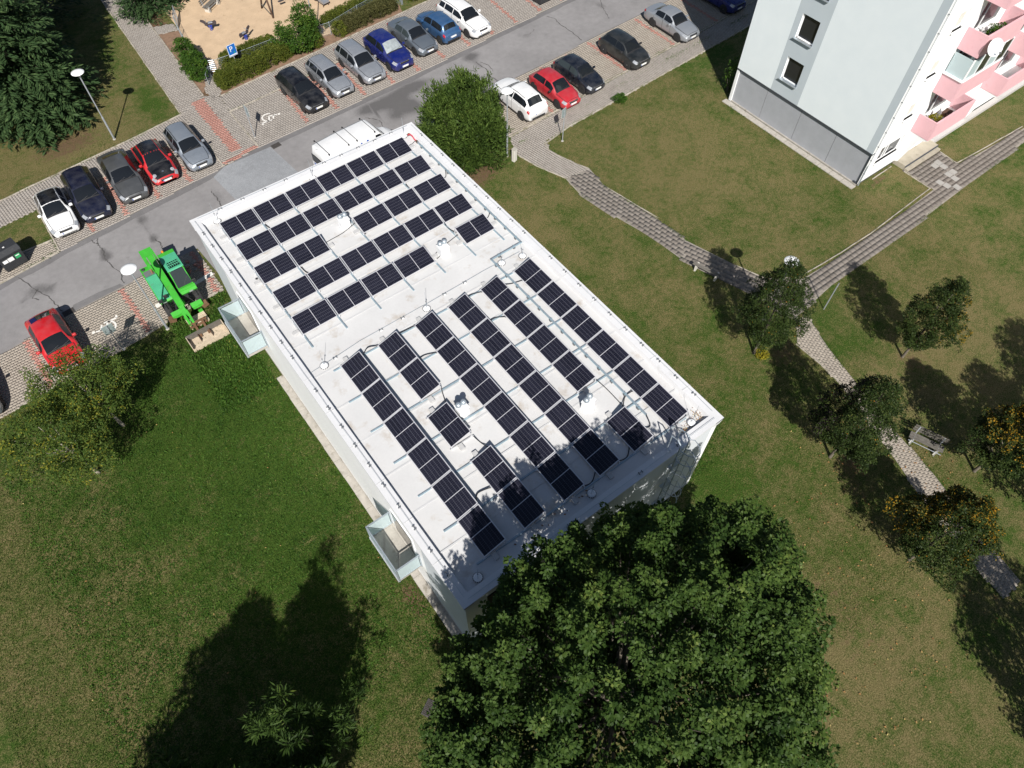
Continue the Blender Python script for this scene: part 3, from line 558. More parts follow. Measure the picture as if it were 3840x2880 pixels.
# long blue-grey rails that the panel rows stand on
def rail(p0,p1,label):
    d_=Vector(p1)-Vector(p0); r=empty('mounting_rail',((p0[0]+p1[0])/2,(p0[1]+p1[1])/2,RZ+.03),math.atan2(d_.y,d_.x),label,'rail'); MB().box((0,0,0),(d_.length,.07,.035)).build('rail_profile','galv_blue',r); MB().box((0,0,.022),(d_.length-.02,.03,.012)).build('rail_channel','galv',r)
for c in range(7):
    s_=px_*c-.03 if c else .03
    if c==6: s_=px_*6-.1
    x=1.07+s_; top=-1.3; bot=-9.33-.75+.02*s_
    if c in (1,2,3,4,5,6,0): rail((x+.0,top+.02*s_,0),(x+.10,bot,0),f'blue-grey mounting rail, {["first","second","third","fourth","fifth","sixth","seventh"][c]} from the left, under the far rows of panels')
for e in range(7):
    y=-11.70-py_*e+.01
    rail((1.05 if 0<e<6 else 1.3,y,0),(11.5,y-.1,0),f'blue-grey mounting rail, {["first","second","third","fourth","fifth","sixth","seventh"][e]} from the road end, under the long columns of panels')

# ================================================================ roof fittings
HOLD=MB().box((-.07,0,.035),(.022,.10,.07)).box((.07,0,.035),(.022,.10,.07)).box((0,0,.062),(.14,.035,.014)).me('wire_holder','plastic_grey'); HB=MB().box((0,0,.012),(.14,.10,.02)).me('holder_base','alu_white')
def conductor(pts,z,label,step=.98,r=.0075,off=.3,skip=()):
    e=empty('lightning_conductor',(pts[0][0],pts[0][1],z),0,label,'conductor'); ox,oy=pts[0][:2]
    P=[]; rr=random.Random(int(abs(ox*7+oy*13)))
    for (x0,y0),(x1,y1) in zip(pts[:-1],pts[1:]):
        n=max(1,int(math.hypot(x1-x0,y1-y0)/step)); 
        for i in range(n+1):
            t=i/n; x=x0+(x1-x0)*t; y=y0+(y1-y0)*t
            P.append((x-ox+rr.uniform(-.012,.012),y-oy+rr.uniform(-.012,.012),.065))
            if 0<i<n or (i==0 and False):
                rz=math.atan2(y1-y0,x1-x0); h=link('wire_holder',HOLD,e,(x-ox,y-oy,0),rz+rr.uniform(-.15,.15)); link('holder_base',HB,h)
    MB().tube(P,r,5).build('wire','galv',e)
conductor([(.2,-.25),(.22,-11.2),(.24,-22.75)],HZ-.005,'thin lightning wire on holders along the left parapet',.98)
conductor([(W-.17,-.25),(W-.17,-11.2),(W-.18,-22.6)],HZ-.005,'thin lightning wire on holders along the right parapet',.98)
conductor([(.35,-.16),(6.2,-.16),(W-.4,-.17)],HZ-.005,'thin lightning wire on holders along the parapet facing the road',.98)
conductor([(.3,-L+.2),(6.3,-L+.2),(W-.35,-L+.2)],HZ-.005,'thin lightning wire on holders along the parapet above the maple',1.5)
conductor([(.45,-11.25),(2.9,-11.02),(6.2,-11.0),(9.6,-10.92),(11.6,-10.95)],RZ+.01,'thin lightning wire on holders crossing the middle of the roof',1.0)
def rod(x,y,h,label):
    r=empty('lightning_rod',(x,y,RZ+.01),0,label,'lightning rod','lightning rods on the roof'); MB().lathe([(.17,0),(.17,.05),(.13,.08),(.05,.085),(.03,.12),(.0,.12)],n=14).build('base','alu_white',r)
    b=MB()
    for k in range(14):
        a=2*math.pi*k/14; b.box((.17*math.cos(a),.17*math.sin(a),.03),(.03,.05,.05),rz=a)
    b.build('base_ring','plastic_grey',r); MB().tube([(0,0,.1),(.01,0,h*.45)],.012,6).build('mast','galv',r); MB().tube([(.01,0,h*.45),(.02,.005,h)],.006,5).build('needle','galv',r); MB().lathe([(.02,-.03),(.025,0),(.02,.03)],(.01,0,h*.45),8).build('clamp','plastic_grey',r)
for (x,y,h,l) in ((1.1,-.62,1.15,'lightning rod on a round base in the far left corner of the roof'),(6.27,-.6,1.15,'lightning rod on a round base at the middle of the roof edge by the van'),(11.76,-.55,1.15,'lightning rod on a round base in the corner beside the red hose'),(1.12,-11.22,1.1,'lightning rod on a round base by the left parapet, mid roof'),(6.24,-11.2,1.1,'lightning rod on a round base in the middle of the roof'),(11.57,-11.22,1.0,'lightning rod on a round base near the bend of the cable duct'),(10.52,-11.0,.9,'short thin lightning rod inside the bend of the cable duct'),(11.5,-22.4,1.3,'lightning rod in the corner by the roof ladder'),(6.31,-22.35,1.3,'lightning rod among tree shadow at the lower roof edge'),(1.05,-22.4,.9,'lightning rod on a black ring in the lower left roof corner')):
    rod(x,y,h,l)
def duct():
    r=empty('cable_duct',(12.05,-1.5,RZ+.1),0,'blue-grey metal cable duct with a right-angled bend along the right parapet','cable duct')
    pts=[(12.02,-1.5),(12.0,-10.55),(10.22,-10.6),(10.26,-21.05)]
    for (x0,y0),(x1,y1) in zip(pts[:-1],pts[1:]):
        l=math.hypot(x1-x0,y1-y0); rz=math.atan2(y1-y0,x1-x0); MB().box(((x0+x1)/2-12.05,(y0+y1)/2+1.5,.03),(l+.06,.075,.06),rz=rz).build('duct_run','galv_blue',r)
        MB().box(((x0+x1)/2-12.05,(y0+y1)/2+1.5,.066),(l,.05,.012),rz=rz).build('duct_lid','galv',r)
        n=max(2,int(l/.78))
        for i in range(n):
            t=(i+.5)/n; cx,cy=x0+(x1-x0)*t-12.05,y0+(y1-y0)*t+1.5; MB().box((cx,cy,-.04),(.10,.13,.09),rz=rz).build('duct_foot','plastic_grey',r); MB().box((cx,cy,.036),(.035,.10,.09),rz=rz).build('clip','galv_blue',r)
duct()
def vent(x,y,label,rz=0):
    r=empty('roof_vent',(x,y,RZ+.01),rz,label,'roof vent','boxed roof vents with twin cowls'); MB().box((0,0,.23),(.46,.40,.46),taper=.93).build('vent_box','alu_white',r); MB().box((0,0,.475),(.49,.43,.03)).build('box_lid','alu_white',r); MB().lathe([(.36,0),(.34,.012),(.3,.016),(0,.016)],n=4).build('flashing','membrane_seam',r)
    for s_ in (-.12,.12):
        p=MB().lathe([(.055,.49),(.055,.56)],(s_,.04,0),12).build('cowl_pipe','alu',r); MB().lathe([(.06,.0),(.115,.04),(.13,.10),(.115,.17),(.06,.215),(.02,.225)],(s_,.04,.55),14).build('cowl','galv',r,True)
vent(5.9,-4.55,'white box roof vent with twin cowls in the gap of the third panel row'); vent(8.72,-8.85,'white box roof vent with twin cowls in the gap of the fifth panel row'); vent(4.45,-16.55,'white box roof vent with twin cowls beside the single panel of the second column'); vent(8.66,-19.35,'white box roof vent with twin cowls in the gap of the fifth column',.3)
def cable(pts,label,r=.018,z=.03):
    P=[Vector((x,y,RZ+zz)) for x,y,zz in pts]; Q=[]
    for i in range(len(P)-1):
        a,b,c,d_=P[max(i-1,0)],P[i],P[i+1],P[min(i+2,len(P)-1)]
        for t in np.linspace(0,1,6)[:-1]: Q.append(.5*((2*b)+(c-a)*t+(2*a-5*b+4*c-d_)*t*t+(3*b-a-3*c+d_)*t**3))
    Q.append(P[-1]); o=P[0]; e=empty('cable',o,0,label,'cable'); MB().tube([q-o for q in Q],r,6).build('cable_run','cable',e); MB().box(Q[-1]-o,(.06,.06,.05)).build('plug','plastic_grey',e)
cable([(4.55,-5.0,.05),(5.0,-4.95,.03),(5.6,-4.9,.03),(6.3,-4.75,.1)],'black cable looping past the vent in the third panel row',.016)
cable([(2.83,-2.25,.1),(2.95,-2.6,.03),(2.98,-3.0,.2)],'short black cable between the first and second panel rows at left',.03); cable([(9.8,-3.85,.1),(9.82,-4.2,.03),(9.95,-4.6,.2)],'short black cable between the second and third panel rows at right',.03); cable([(2.93,-5.75,.1),(3.0,-6.1,.03),(3.08,-6.5,.2)],'short black cable between the third and fourth panel rows at left',.03); cable([(9.85,-7.25,.1),(9.8,-7.6,.03),(9.87,-8.2,.15)],'black cable hanging between the fourth and fifth rows at right',.025)
cable([(8.2,-8.75,.05),(8.9,-8.5,.03),(9.85,-8.35,.1)],'black cable crossing behind the vent of the fifth row',.018); cable([(8.25,-9.0,.05),(8.5,-8.9,.03),(8.6,-8.8,.1)],'black cable ending at the vent of the fifth row',.018)
cable([(11.5,-4.6,.1),(11.75,-4.55,.05),(11.98,-4.2,.1)],'black cable arching from the third row to the duct',.02); cable([(11.5,-8.2,.1),(11.75,-8.2,.05),(11.98,-8.05,.1)],'black cable arching from the fifth row to the duct',.02)
cable([(2.62,-11.85,.25),(2.75,-11.75,.18),(3.05,-11.55,.12),(3.4,-11.7,.12)],'black cable arching between the first two columns at the road end',.025); cable([(4.4,-11.8,.25),(4.8,-11.7,.1),(5.25,-11.75,.12)],'black cable between the second and third columns at the road end',.022); cable([(7.95,-11.9,.25),(8.3,-11.75,.08),(8.72,-11.9,.1)],'black cable between the fourth and fifth columns at the road end',.022); cable([(9.7,-12.2,.2),(10.1,-12.3,.08),(10.6,-12.45,.1)],'black cable passing under the duct at the road end',.022)
cable([(4.4,-15.1,.2),(4.3,-15.4,.03),(4.1,-15.95,.2)],'black cable across the first gap of the second column',.02); cable([(4.15,-17.75,.15),(4.25,-18.1,.03),(4.3,-18.5,.2)],'black cable across the second gap of the second column',.02); cable([(9.75,-18.65,.15),(9.85,-19.2,.03),(9.75,-20.2,.2)],'long black cable beside the vent of the fifth column',.02); cable([(2.62,-20.1,.2),(2.9,-19.8,.08),(3.4,-19.9,.1)],'black cable arching between the first columns near the maple',.025); cable([(6.15,-21.95,.15),(6.6,-22.0,.03),(6.95,-21.8,.1)],'black cable between column ends under the tree shadow',.022); cable([(7.9,-21.95,.15),(8.4,-22.0,.03),(8.8,-21.7,.1)],'black cable by the shaded end of the fifth column',.022); cable([(10.26,-21.05,.16),(10.1,-21.5,.03),(9.75,-21.5,.15)],'black cable leaving the end of the duct',.02); cable([(9.7,-20.3,.2),(10.2,-19.9,.05),(10.6,-19.9,.1)],'black cable under the duct beside the single panel',.022); cable([(4.4,-13.4,.2),(4.8,-13.3,.08),(5.25,-13.5,.1)],'black cable arching between the second and third columns',.022); cable([(8.0,-13.55,.2),(8.35,-13.45,.08),(8.75,-13.7,.1)],'black cable arching between the fourth and fifth columns',.022)
hs=empty('red_hose',(12.0,-1.0,RZ),0,'red corrugated hose end beside the far right roof corner','hose'); MB().tube([(-.12,.25,.15),(-.02,.18,.22),(.02,0,.2),(.0,-.2,.14),(.02,-.5,.12)],.035,8).build('hose_pipe','red_hose',hs,True); MB().tube([(-.55,-.35,.02),(-.2,-.34,.04),(0,-.3,.1)],.015,6).build('lead','cable',hs); MB().box((.02,-.45,.12),(.1,.16,.1)).build('coupling','brown',hs)
bk=empty('wood_scrap',(12.1,-.55,RZ+.02),.4,'brown scrap of board lying in the far right roof corner','scrap'); MB().box((0,0,.01),(.26,.18,.02)).build('board','brown',bk); MB().box((.02,.02,.026),(.18,.05,.012)).build('batten','dead_leaf',bk)
def drain(x,y,l):
    r=empty('roof_drain',(x,y,RZ+.012),0,l,'drain'); MB().lathe([(.07,0),(.07,.012),(.05,.014),(0,.014)],n=10).build('rim','plastic_grey',r); MB().lathe([(.042,.016),(.042,.02),(0,.02)],n=10).build('hole','dark_void',r)
drain(6.4,-5.55,'small dark roof drain in front of the third-row gap'); drain(1.0,-5.1,'small dark roof drain beside the left parapet')
# leaves blown into the roof corner by the ladder, leaf litter
def litter(name,pts,rr_,n,m,z,size,seed,label,cat):
    rng=np.random.default_rng(seed); c=np.array(pts); i=rng.integers(len(c),size=n); C=np.c_[c[i]+rng.normal(0,rr_,(n,2)),z+rng.uniform(0,.03,n)]
    D=np.c_[rng.normal(size=(n,2)),rng.normal(0,.2,n)]; N=np.c_[rng.normal(0,.4,(n,2)),np.ones(n)]
    o=link(name,leaf_mesh(name,C,D,N,size*rng.uniform(.6,1.3,n),size*.7,rng.random(n),m)); tag(o,label,cat,kind='stuff')
# ================================================================ cars
for n_,c,me_,ro in (('silver',(.40,.425,.46),.55,.34),('silver_blue',(.33,.37,.42),.55,.34),('graphite',(.115,.12,.125),.5,.34),('black_paint',(.006,.006,.008),.1,.2),('navy_paint',(.010,.012,.032),.2,.24),('red_paint',(.50,.010,.014),.0,.3),('red_dull',(.43,.018,.028),.0,.38),('white_paint',(.78,.785,.79),.0,.3),('royal_blue',(.008,.018,.17),.3,.25),('sky_blue',(.040,.115,.26),.35,.3),('steel_grey',(.17,.20,.235),.5,.32),('anthracite',(.014,.017,.018),.2,.3),('dark_navy',(.008,.011,.020),.2,.24)):
    paint(n_,c,me_,ro)
pm('tyre',(.022,.022,.023),.85,var=.25,scale=12); pm('rim',(.45,.46,.48),.4,metal=.6,var=.12,scale=10); pm('rim_dark',(.10,.10,.11),.5,metal=.5,var=.2,scale=10)
pm('lamp_clear',(.42,.44,.47),.12,metal=.35,var=.5,scale=22); pm('lamp_red',(.42,.012,.015),.2,var=.2,scale=14); pm('trim',(.020,.020,.022),.55,var=.2,scale=8); pm('plate',(.78,.78,.76),.5,var=.05,scale=20); pm('plate_blue',(.02,.09,.42),.5); pm('sunshade',(.62,.68,.68),.32,metal=.6,var=.25,scale=5,bmp=.6,bscale=9); pm('chrome',(.75,.76,.78),.15,metal=.9)
WHEEL=MB().lathe([(.20,-.10),(.27,-.105),(.305,-.085),(.312,0),(.305,.085),(.27,.105),(.20,.10)],(0,0,0),20,'y').me('tyre','tyre',True)
def rim_mesh(m,n=5):
    b=MB().lathe([(.20,-.085),(.205,-.06),(.16,-.05),(.16,.05),(.205,.06),(.20,.085)],(0,0,0),16,'y')
    for k in range(n):
        a=2*math.pi*k/n
        for s_ in (-1,1): b.box((.11*math.cos(a),s_*.09,.11*math.sin(a)),(.19,.012,.05),ry=-a)
    b.lathe([(.04,-.10),(.04,.10)],(0,0,0),8,'y'); return b.me('rim',m)
RIMS={'rim':rim_mesh('rim',7),'rim_dark':rim_mesh('rim_dark',5)}
ARCH=MB().lathe([(.372,-.002),(.372,.004),(.0,.004)],(0,0,0),22,'y').me('wheel_arch','trim')
DEF=dict(L=4.2,W=1.72,H=1.45,hood=.93,nose=.74,xwb=.95,xwt=.30,xrt=-1.35,xrb=-1.78,deck=.98,tail=.92,belt=.92,wb=2.5,fo=.82,roofw=.66,rim='rim',rails=False,nside=2,grille=(.74,.13,.60),plate=True,three_box=False,rearw=.74)
KIND={
 'estate':dict(L=4.5,H=1.46,xrt=-1.72,xrb=-2.02,deck=.98,tail=.94,rails=True,nside=3,wb=2.58),
 'small_estate':dict(L=4.22,W=1.66,H=1.45,xrt=-1.6,xrb=-1.90,deck=.97,rails=True,nside=3,wb=2.46,xwb=.92,xwt=.28),
 'hatch':dict(L=3.95,W=1.65,H=1.45,xrt=-1.28,xrb=-1.70,wb=2.46,xwb=.86,xwt=.22,fo=.78),
 'old_hatch':dict(L=3.85,W=1.62,H=1.41,xrt=-1.12,xrb=-1.66,wb=2.45,xwb=.70,xwt=.10,fo=.72,hood=.88,nose=.72,belt=.87),
 'sedan':dict(L=4.5,W=1.74,H=1.44,xrt=-.92,xrb=-1.52,deck=1.02,tail=.95,wb=2.58,xwb=.92,xwt=.30,three_box=True),
 'liftback':dict(L=4.55,W=1.76,H=1.45,xrt=-1.05,xrb=-1.82,deck=1.02,tail=.94,wb=2.58,xwb=.95,xwt=.30,three_box=True),
 'suv':dict(L=4.25,W=1.80,H=1.58,hood=1.04,nose=.88,belt=1.02,xrt=-1.42,xrb=-1.86,deck=1.08,tail=1.0,wb=2.6,xwb=.95,xwt=.25,fo=.84),
 'crossover':dict(L=4.75,W=1.85,H=1.50,hood=.97,nose=.80,belt=.98,xrt=-1.85,xrb=-2.15,deck=1.05,tail=.98,wb=2.85,xwb=1.02,xwt=.30,rails=True,nside=3,fo=.9),
 'mini':dict(L=3.9,W=1.66,H=1.49,hood=.95,nose=.78,belt=.93,xrt=-1.40,xrb=-1.68,deck=1.0,wb=2.48,xwb=.98,xwt=.35,fo=.78),
 'tall_hatch':dict(L=4.0,W=1.72,H=1.52,hood=.98,nose=.82,belt=.97,xrt=-1.42,xrb=-1.74,deck=1.02,wb=2.49,xwb=.95,xwt=.32,fo=.8),
 'beetle':dict(L=4.05,W=1.70,H=1.48,hood=.96,nose=.66,belt=.90,xrt=-.95,xrb=-1.62,deck=.90,tail=.62,wb=2.5,xwb=.92,xwt=.30,fo=.78,nside=1,roofw=.62),
 'van':dict(L=5.6,W=1.95,H=2.35,hood=1.28,nose=1.02,belt=1.30,xrt=-2.72,xrb=-2.77,deck=1.3,tail=1.25,wb=3.4,xwb=1.95,xwt=1.25,fo=.95,roofw=.84,nside=0,rearw=.88),
}
class CarShape:
    def __init__(s,p):
        s.p=p; l=p['L']/2; s.l=l; xs=np.linspace(-l,l,241); s.xs=xs
        def smooth(pts,k):
            pts=sorted(pts); v=np.interp(xs,[a for a,_ in pts],[b for _,b in pts]); w=np.hanning(2*k+3)[1:-1]; w/=w.sum(); return np.convolve(np.pad(v,k+0,'edge'),w,'valid')[:len(xs)]
        t0=p['tail']
        s.zt=smooth([(l,p['nose']-.10),(l-.10,p['nose']),((l+p['xwb'])/2,(p['nose']*.42+p['hood']*.58)+.015),(p['xwb'],p['hood']),((p['xwb']+p['xwt'])/2,(p['hood']+p['H']-.06)/2+.03),(p['xwt'],p['H']-.055),((p['xwt']+p['xrt'])/2,p['H']),(p['xrt'],p['H']-.06),(p['xrb'],p['deck']),(-l+.07,t0),(-l,t0-.08)],5)
        s.rl=smooth([(l,.72),(l-.3,.78),(p['xwb']+.1,.84),(p['xwb'],.83),(p['xwt'],p['roofw']+.02),((p['xwt']+p['xrt'])/2,p['roofw']),(p['xrt'],p['roofw']-.01),(p['xrb'],p['rearw']),(-l,p['rearw'])],5)
        s.sh=smooth([(l,p['nose']-.20),(l-.4,p['nose']-.06),(p['xwb'],p['belt']-.035),(0,p['belt']),(-l+.3,p['belt']+.02),(-l,min(p['belt'],t0-.12))],7)
        a=np.clip((xs-(l-.62))/.62,0,1); b=np.clip((-l+.55-xs)/.55,0,1); s.w=p['W']/2*(1-.20*a**2.3-.12*b**2.3)
        s.zb=.19+.06*a**2+.07*b**2
    def sec(s,x):
        g=lambda A: float(np.interp(x,s.xs,A)); w=g(s.w); zt=g(s.zt); zr=zt-.055-.02*(zt>1.2); sh=min(g(s.sh),zr-.012); zb=g(s.zb)
        wr=min(w*g(s.rl),w*.97); return w,zt,zr,sh,zb,wr
    def S(s,x,t):
        """half section; t 0 sill .. .5 shoulder .. .72 roof rail .. 1 centre line -> (y,z)"""
        w,zt,zr,sh,zb,wr=s.sec(x); K=[(0,.80*w,zb),(.1,.965*w,zb+.06),(.3,1.0*w,.54*sh+.06),(.44,.99*w,sh-.05),(.5,.965*w,sh),(.72,wr,zr)]
        if t>=.72:
            q=(t-.72)/.28; return wr*(1-q),zr+(zt-zr)*(1-(1-q)**2.2)
        return float(np.interp(t,[k[0] for k in K],[k[1] for k in K])),float(np.interp(t,[k[0] for k in K],[k[2] for k in K]))
    def body(s):
        T=[0,.1,.2,.3,.38,.44,.5,.555,.61,.665,.72,.76,.82,.9,1.0]; n=len(T); l=s.l
        X=np.unique(np.concatenate([np.linspace(-l,l,56),[-l+.02,-l+.06,l-.02,l-.06,l-.1]])); V=[];F=[]
        ring=2*n-1
        for x in X:
            h=[s.S(x,t) for t in T]; k=1.0
            if x>=l-1e-6 or x<=-l+1e-6: k=.955
            V+=[(x,-y*k,.45+(z-.45)*k) for y,z in h]+[(x,y*k,.45+(z-.45)*k) for y,z in h[-2::-1]]
        for i in range(len(X)-1):
            for j in range(ring-1): F.append((i*ring+j,(i+1)*ring+j,(i+1)*ring+j+1,i*ring+j+1))
            F.append((i*ring+ring-1,(i+1)*ring+ring-1,(i+1)*ring,i*ring))
        F.append(tuple(range(ring))); F.append(tuple(range((len(X)-1)*ring+ring-1,(len(X)-1)*ring-1,-1)))
        return V,F
    def patch(s,x0,x1,t0,t1,side,off=.006,nx=8,nt=5,both=False):
        """strip of the surface lifted by off; t0,t1 numbers or functions of x"""
        f0=t0 if callable(t0) else (lambda x:t0); f1=t1 if callable(t1) else (lambda x:t1); V=[];F=[]
        for x in np.linspace(x0,x1,nx+1):
            if both:
                ts=[(u,1-abs(u)*(1-f0(x))) for u in np.linspace(-1,1,2*nt+1)]
            else: ts=[(side,f0(x)+(f1(x)-f0(x))*k/nt) for k in range(nt+1)]
            for sg,t in ts:
                y,z=s.S(x,t); e=.01
                y2,z2=s.S(x,min(t+e,1)); y1,z1=s.S(x,max(t-e,0)); ya,za=s.S(min(x+.02,s.l),t); yb,zb=s.S(max(x-.02,-s.l),t)
                tv=Vector((0,y2-y1,z2-z1)); xv=Vector((.04,ya-yb,za-zb)); nn=xv.cross(tv)
                if nn.length<1e-9: nn=Vector((0,0,1))
                nn.normalize()
                if nn.z<0 and t>.6 or (nn.y<0 and t<=.6): nn=-nn
                p=Vector((x,y,z))+nn*off; sgn=1 if sg>=0 else -1; V.append((p.x,p.y*sgn,p.z))
        m=(2*nt+1) if both else nt+1
        for i in range(nx):
            for j in range(m-1): F.append((i*m+j,i*m+j+1,(i+1)*m+j+1,(i+1)*m+j))
        return V,F
CARN=[0]
def car(kind,paint_,loc,rz,label,roof=None,bonnet=None,screen='car_glass',light_glass=False,ow=None,rim=None,plate=True):
    p=dict(DEF); p.update(KIND[kind]); p.update(ow or {}); s=CarShape(p); l=s.l; ve='car_glass_light' if light_glass else 'car_glass'
    van=kind=='van'
    r=empty('delivery_van' if van else 'parked_car',loc,rz,label,'van' if van else 'car',None if van else 'cars parked along the road')
    def part(n,vf,m,par=r,sm=True): return link(n,mesh(n,vf[0],vf[1],m,sm),par)
    body=part('body',s.body(),paint_)
    part('bonnet_seam',s.patch(p['xwb']+.03,l-.10,.722,1,1,.005,10,5,True),'trim'); bn=part('bonnet',s.patch(p['xwb']+.05,l-.12,.735,1,1,.010,10,5,True),bonnet or paint_)
    if roof: part('roof_panel',s.patch(p['xrt']+.0,p['xwt']+.06,.715,1,1,.006,10,6,True),roof)
    part('cowl',s.patch(p['xwb']-.06,p['xwb']+.07,.75,1,1,.006,4,6,True),'trim')
    part('windscreen',s.patch(p['xwt']+.035,p['xwb']-.035,.745,1,1,.008,7,6,True),screen)
    part('rear_window',s.patch(p['xrb']+.05,p['xrt']-.03,.76,1,1,.008,5,6,True),'car_glass')
    xa=p['xwb']-.28; xe=p['xrb']+.20 if not p['three_box'] else p['xrt']-.18; xb=.5*(p['xwt']-.55+p['xrt']*.18)
    cuts=[xa,xb,xe] if p['nside']==2 else ([xa,xb,xb-1.0,xe] if p['nside']==3 else [xa,xe+.1])
    if van: cuts=[p['xwb']-.35,p['xwt']-.35]
    for sd in (-1,1):
        for a,b in zip(cuts[:-1],cuts[1:]):
            up=lambda x: .695
            part('side_window',s.patch(b+.035,a-.035,.525,up,sd,.006,6,3),ve)
        dx=[xa-.02,xb,xb-.95] if p['nside'] in (2,3) else ([xa,xb-.35] if not van else [1.75,.95])
        for a,b in zip(dx[:-1],dx[1:]):
            part('door_seam',s.patch(b,a,.12,.505,sd,.003,5,6),'trim'); dr=part('door',s.patch(b+.014,a-.014,.135,.50,sd,.007,5,6),paint_); y_,z_=s.S((a+b)/2-.3,.42); MB().box((b+.16,sd*(y_+.012),p['belt']-.12),(.17,.025,.03)).build('handle','trim' if van else paint_,dr)
        for wx in (l-p['fo'],l-p['fo']-p['wb']):
            y_,_=s.S(wx,.3); k=p.get('wk',1.0)
            a=link('wheel_arch',ARCH,r,(wx,sd*(y_+.0005),.31)); a.rotation_euler=(0,0,0 if sd>0 else math.pi)
            w_=link('wheel',WHEEL,r,(wx,sd*(y_-.085),.312)); link('rim',RIMS[rim or p['rim']],w_)
        hl=part('headlight',s.patch(l-.36,l-.07,.47,.70,sd,.011,5,4),'lamp_clear'); 
        tl=part('tail_light',s.patch(-l+.03,-l+.22,.40,.56,sd,.007,3,4),'lamp_red')
        y_,z_=s.S(p['xwb']-.30,.5); mr=MB().bbox((0,0,-.05),(.13,.20,.13),.03); o=mr.build('wing_mirror','trim' if paint_ in ('red_dull','black_paint','anthracite') else paint_,r); o.location=(p['xwb']-.36,sd*(y_+.11),z_+.06)
        if p['rails']:
            P=[]
            for x in np.linspace(p['xwt']-.12,p['xrt']+.12,8): yy,zz=s.S(x,.735); P.append((x,sd*yy,zz+.035))
            MB().tube(P,.016,6).build('roof_rail','trim',r)
    gw,gh,gz=p['grille']; gz=p['nose']-.14
    MB().bbox((l-.028,0,gz-.06),(.07,gw,gh),.015).build('grille','trim',r); MB().box((l-.02,0,gz+.055),(.06,gw+.03,.016)).build('grille_bar','chrome',r)
    MB().box((l-.05,0,.30),(.10,1.05,.10)).build('lower_grille','trim',r); MB().box((0,0,.17),(p['L']-.5,p['W']-.12,.06)).build('underbody','trim',r)
    MB().box((-l+.03,0,.34),(.09,1.1,.12)).build('rear_bumper_trim','trim',r)
    if plate:
        for sx,zz in ((1,.46),(-1,.62 if not van else .6)):
            q=MB().box((sx*(l+.012),0,zz),(.02,.52,.115)).build('number_plate','plate',r); MB().box((sx*(l+.024),-.235*sx,zz),(.006,.045,.11)).build('plate_band','plate_blue',q)
    # wipers, seats hinted behind the glass are too dark to see; aerial
    MB().tube([(p['xrt']+.15,0,p['H']-.03),(p['xrt']-.05,0,p['H']+.12)],.006,5).build('aerial','trim',r)
    for sd in (-.38,.18): MB().tube([(p['xwb']-.02,sd,p['hood']+.02),(p['xwb']-.10,sd+.42,p['hood']+.11)],.008,4).build('wiper','trim',r)
    return r
D=rad(-90); U=rad(90)
def nose_at(x,y,kind,face=-1,ow=None):
    p=dict(DEF); p.update(KIND[kind]); p.update(ow or {}); return (x,y+p['L']/2,.032)
car('old_hatch','white_paint',nose_at(-5.33,10.15,'old_hatch'),D-.03,'white hatchback with a black roof at the left end of the bays',roof='black_paint')
car('estate','navy_paint',nose_at(-3.42,10.25,'estate'),D-.02,'dark navy estate car beside the black-roofed white hatchback')
car('liftback','graphite',nose_at(-1.05,10.52,'liftback'),D-.02,'graphite grey saloon between the navy estate and the red and black car')
rc=car('beetle','red_paint',nose_at(1.05,11.0,'beetle'),D+.0,'rounded red car with black roof and black bonnet',roof='black_paint',bonnet='black_paint')
for sd in (-1,1): MB().lathe([(.12,0),(.11,.03),(.06,.05),(0,.052)],(0,0,0),14).build('headlight_lens','lamp_clear',rc).matrix_local=Matrix.Translation((1.66,sd*.56,.735))@Matrix.Rotation(rad(38),4,'Y')
MB().lathe([(.07,0),(.07,.012),(0,.012)],(1.62,0,.815),12).build('badge','chrome',rc)
car('small_estate','silver_blue',nose_at(3.28,10.92,'small_estate'),D+.02,'silver estate car parked beside the red brick crossing strip')
car('estate','black_paint',nose_at(11.9,11.8,'estate'),D+.06,'shiny black estate car next to the marked disabled bay')
car('small_estate','silver',nose_at(14.2,12.2,'small_estate'),D+.05,'silver estate car right beside the black estate')
car('estate','silver',nose_at(16.77,12.25,'estate'),D+.04,'silver estate car with split grille left of the royal blue car',ow=dict(H=1.5,W=1.78,wb=2.6))
car('suv','royal_blue',nose_at(19.15,12.4,'suv'),D+.05,'royal blue car with a silver sunshade behind its windscreen',screen='sunshade')
car('sedan','steel_grey',nose_at(21.6,12.85,'sedan'),D+.06,'steel grey saloon between the royal blue and the light blue cars',ow=dict(L=4.4),light_glass=True)
c=car('mini','sky_blue',nose_at(23.85,13.2,'mini'),U+.06,'small light blue hatchback parked with its tail to the road'); MB().tube([(-1.9,0,.35),(-2.08,0,.36)],.03,8).build('tow_bar','trim',c)
car('crossover','white_paint',nose_at(26.05,12.5,'crossover'),D+.07,'large white estate car at the right end of the far row',rim='rim_dark')
c=car('suv','white_paint',nose_at(23.42,2.35,'suv'),U+.02,'white off-road style car with its tail to the pavement',ow=dict(rails=True))
car('hatch','red_dull',nose_at(26.08,1.92,'hatch'),D+.03,'red hatchback in the near bays beside the white off-road car',rim='rim_dark')
car('hatch','dark_navy',nose_at(28.5,2.2,'hatch'),D+.05,'blackish blue hatchback right beside the red hatchback',light_glass=True)
car('tall_hatch','anthracite',nose_at(33.05,2.45,'tall_hatch'),D+.03,'dull anthracite tall hatchback standing alone in the near bays')
car('sedan','silver',nose_at(38.4,2.8,'sedan'),D+.02,'silver saloon near the shadow of the block of flats',rim='rim_dark')
car('suv','royal_blue',nose_at(44.1,3.45,'suv'),D+.02,'dark blue car standing in the shadow of the block of flats')
car('liftback','red_paint',(-8.42,2.42,.032),D+.06,'red car parked under the tips of the leaning tree',ow=dict(L=4.1,W=1.68,H=1.43))
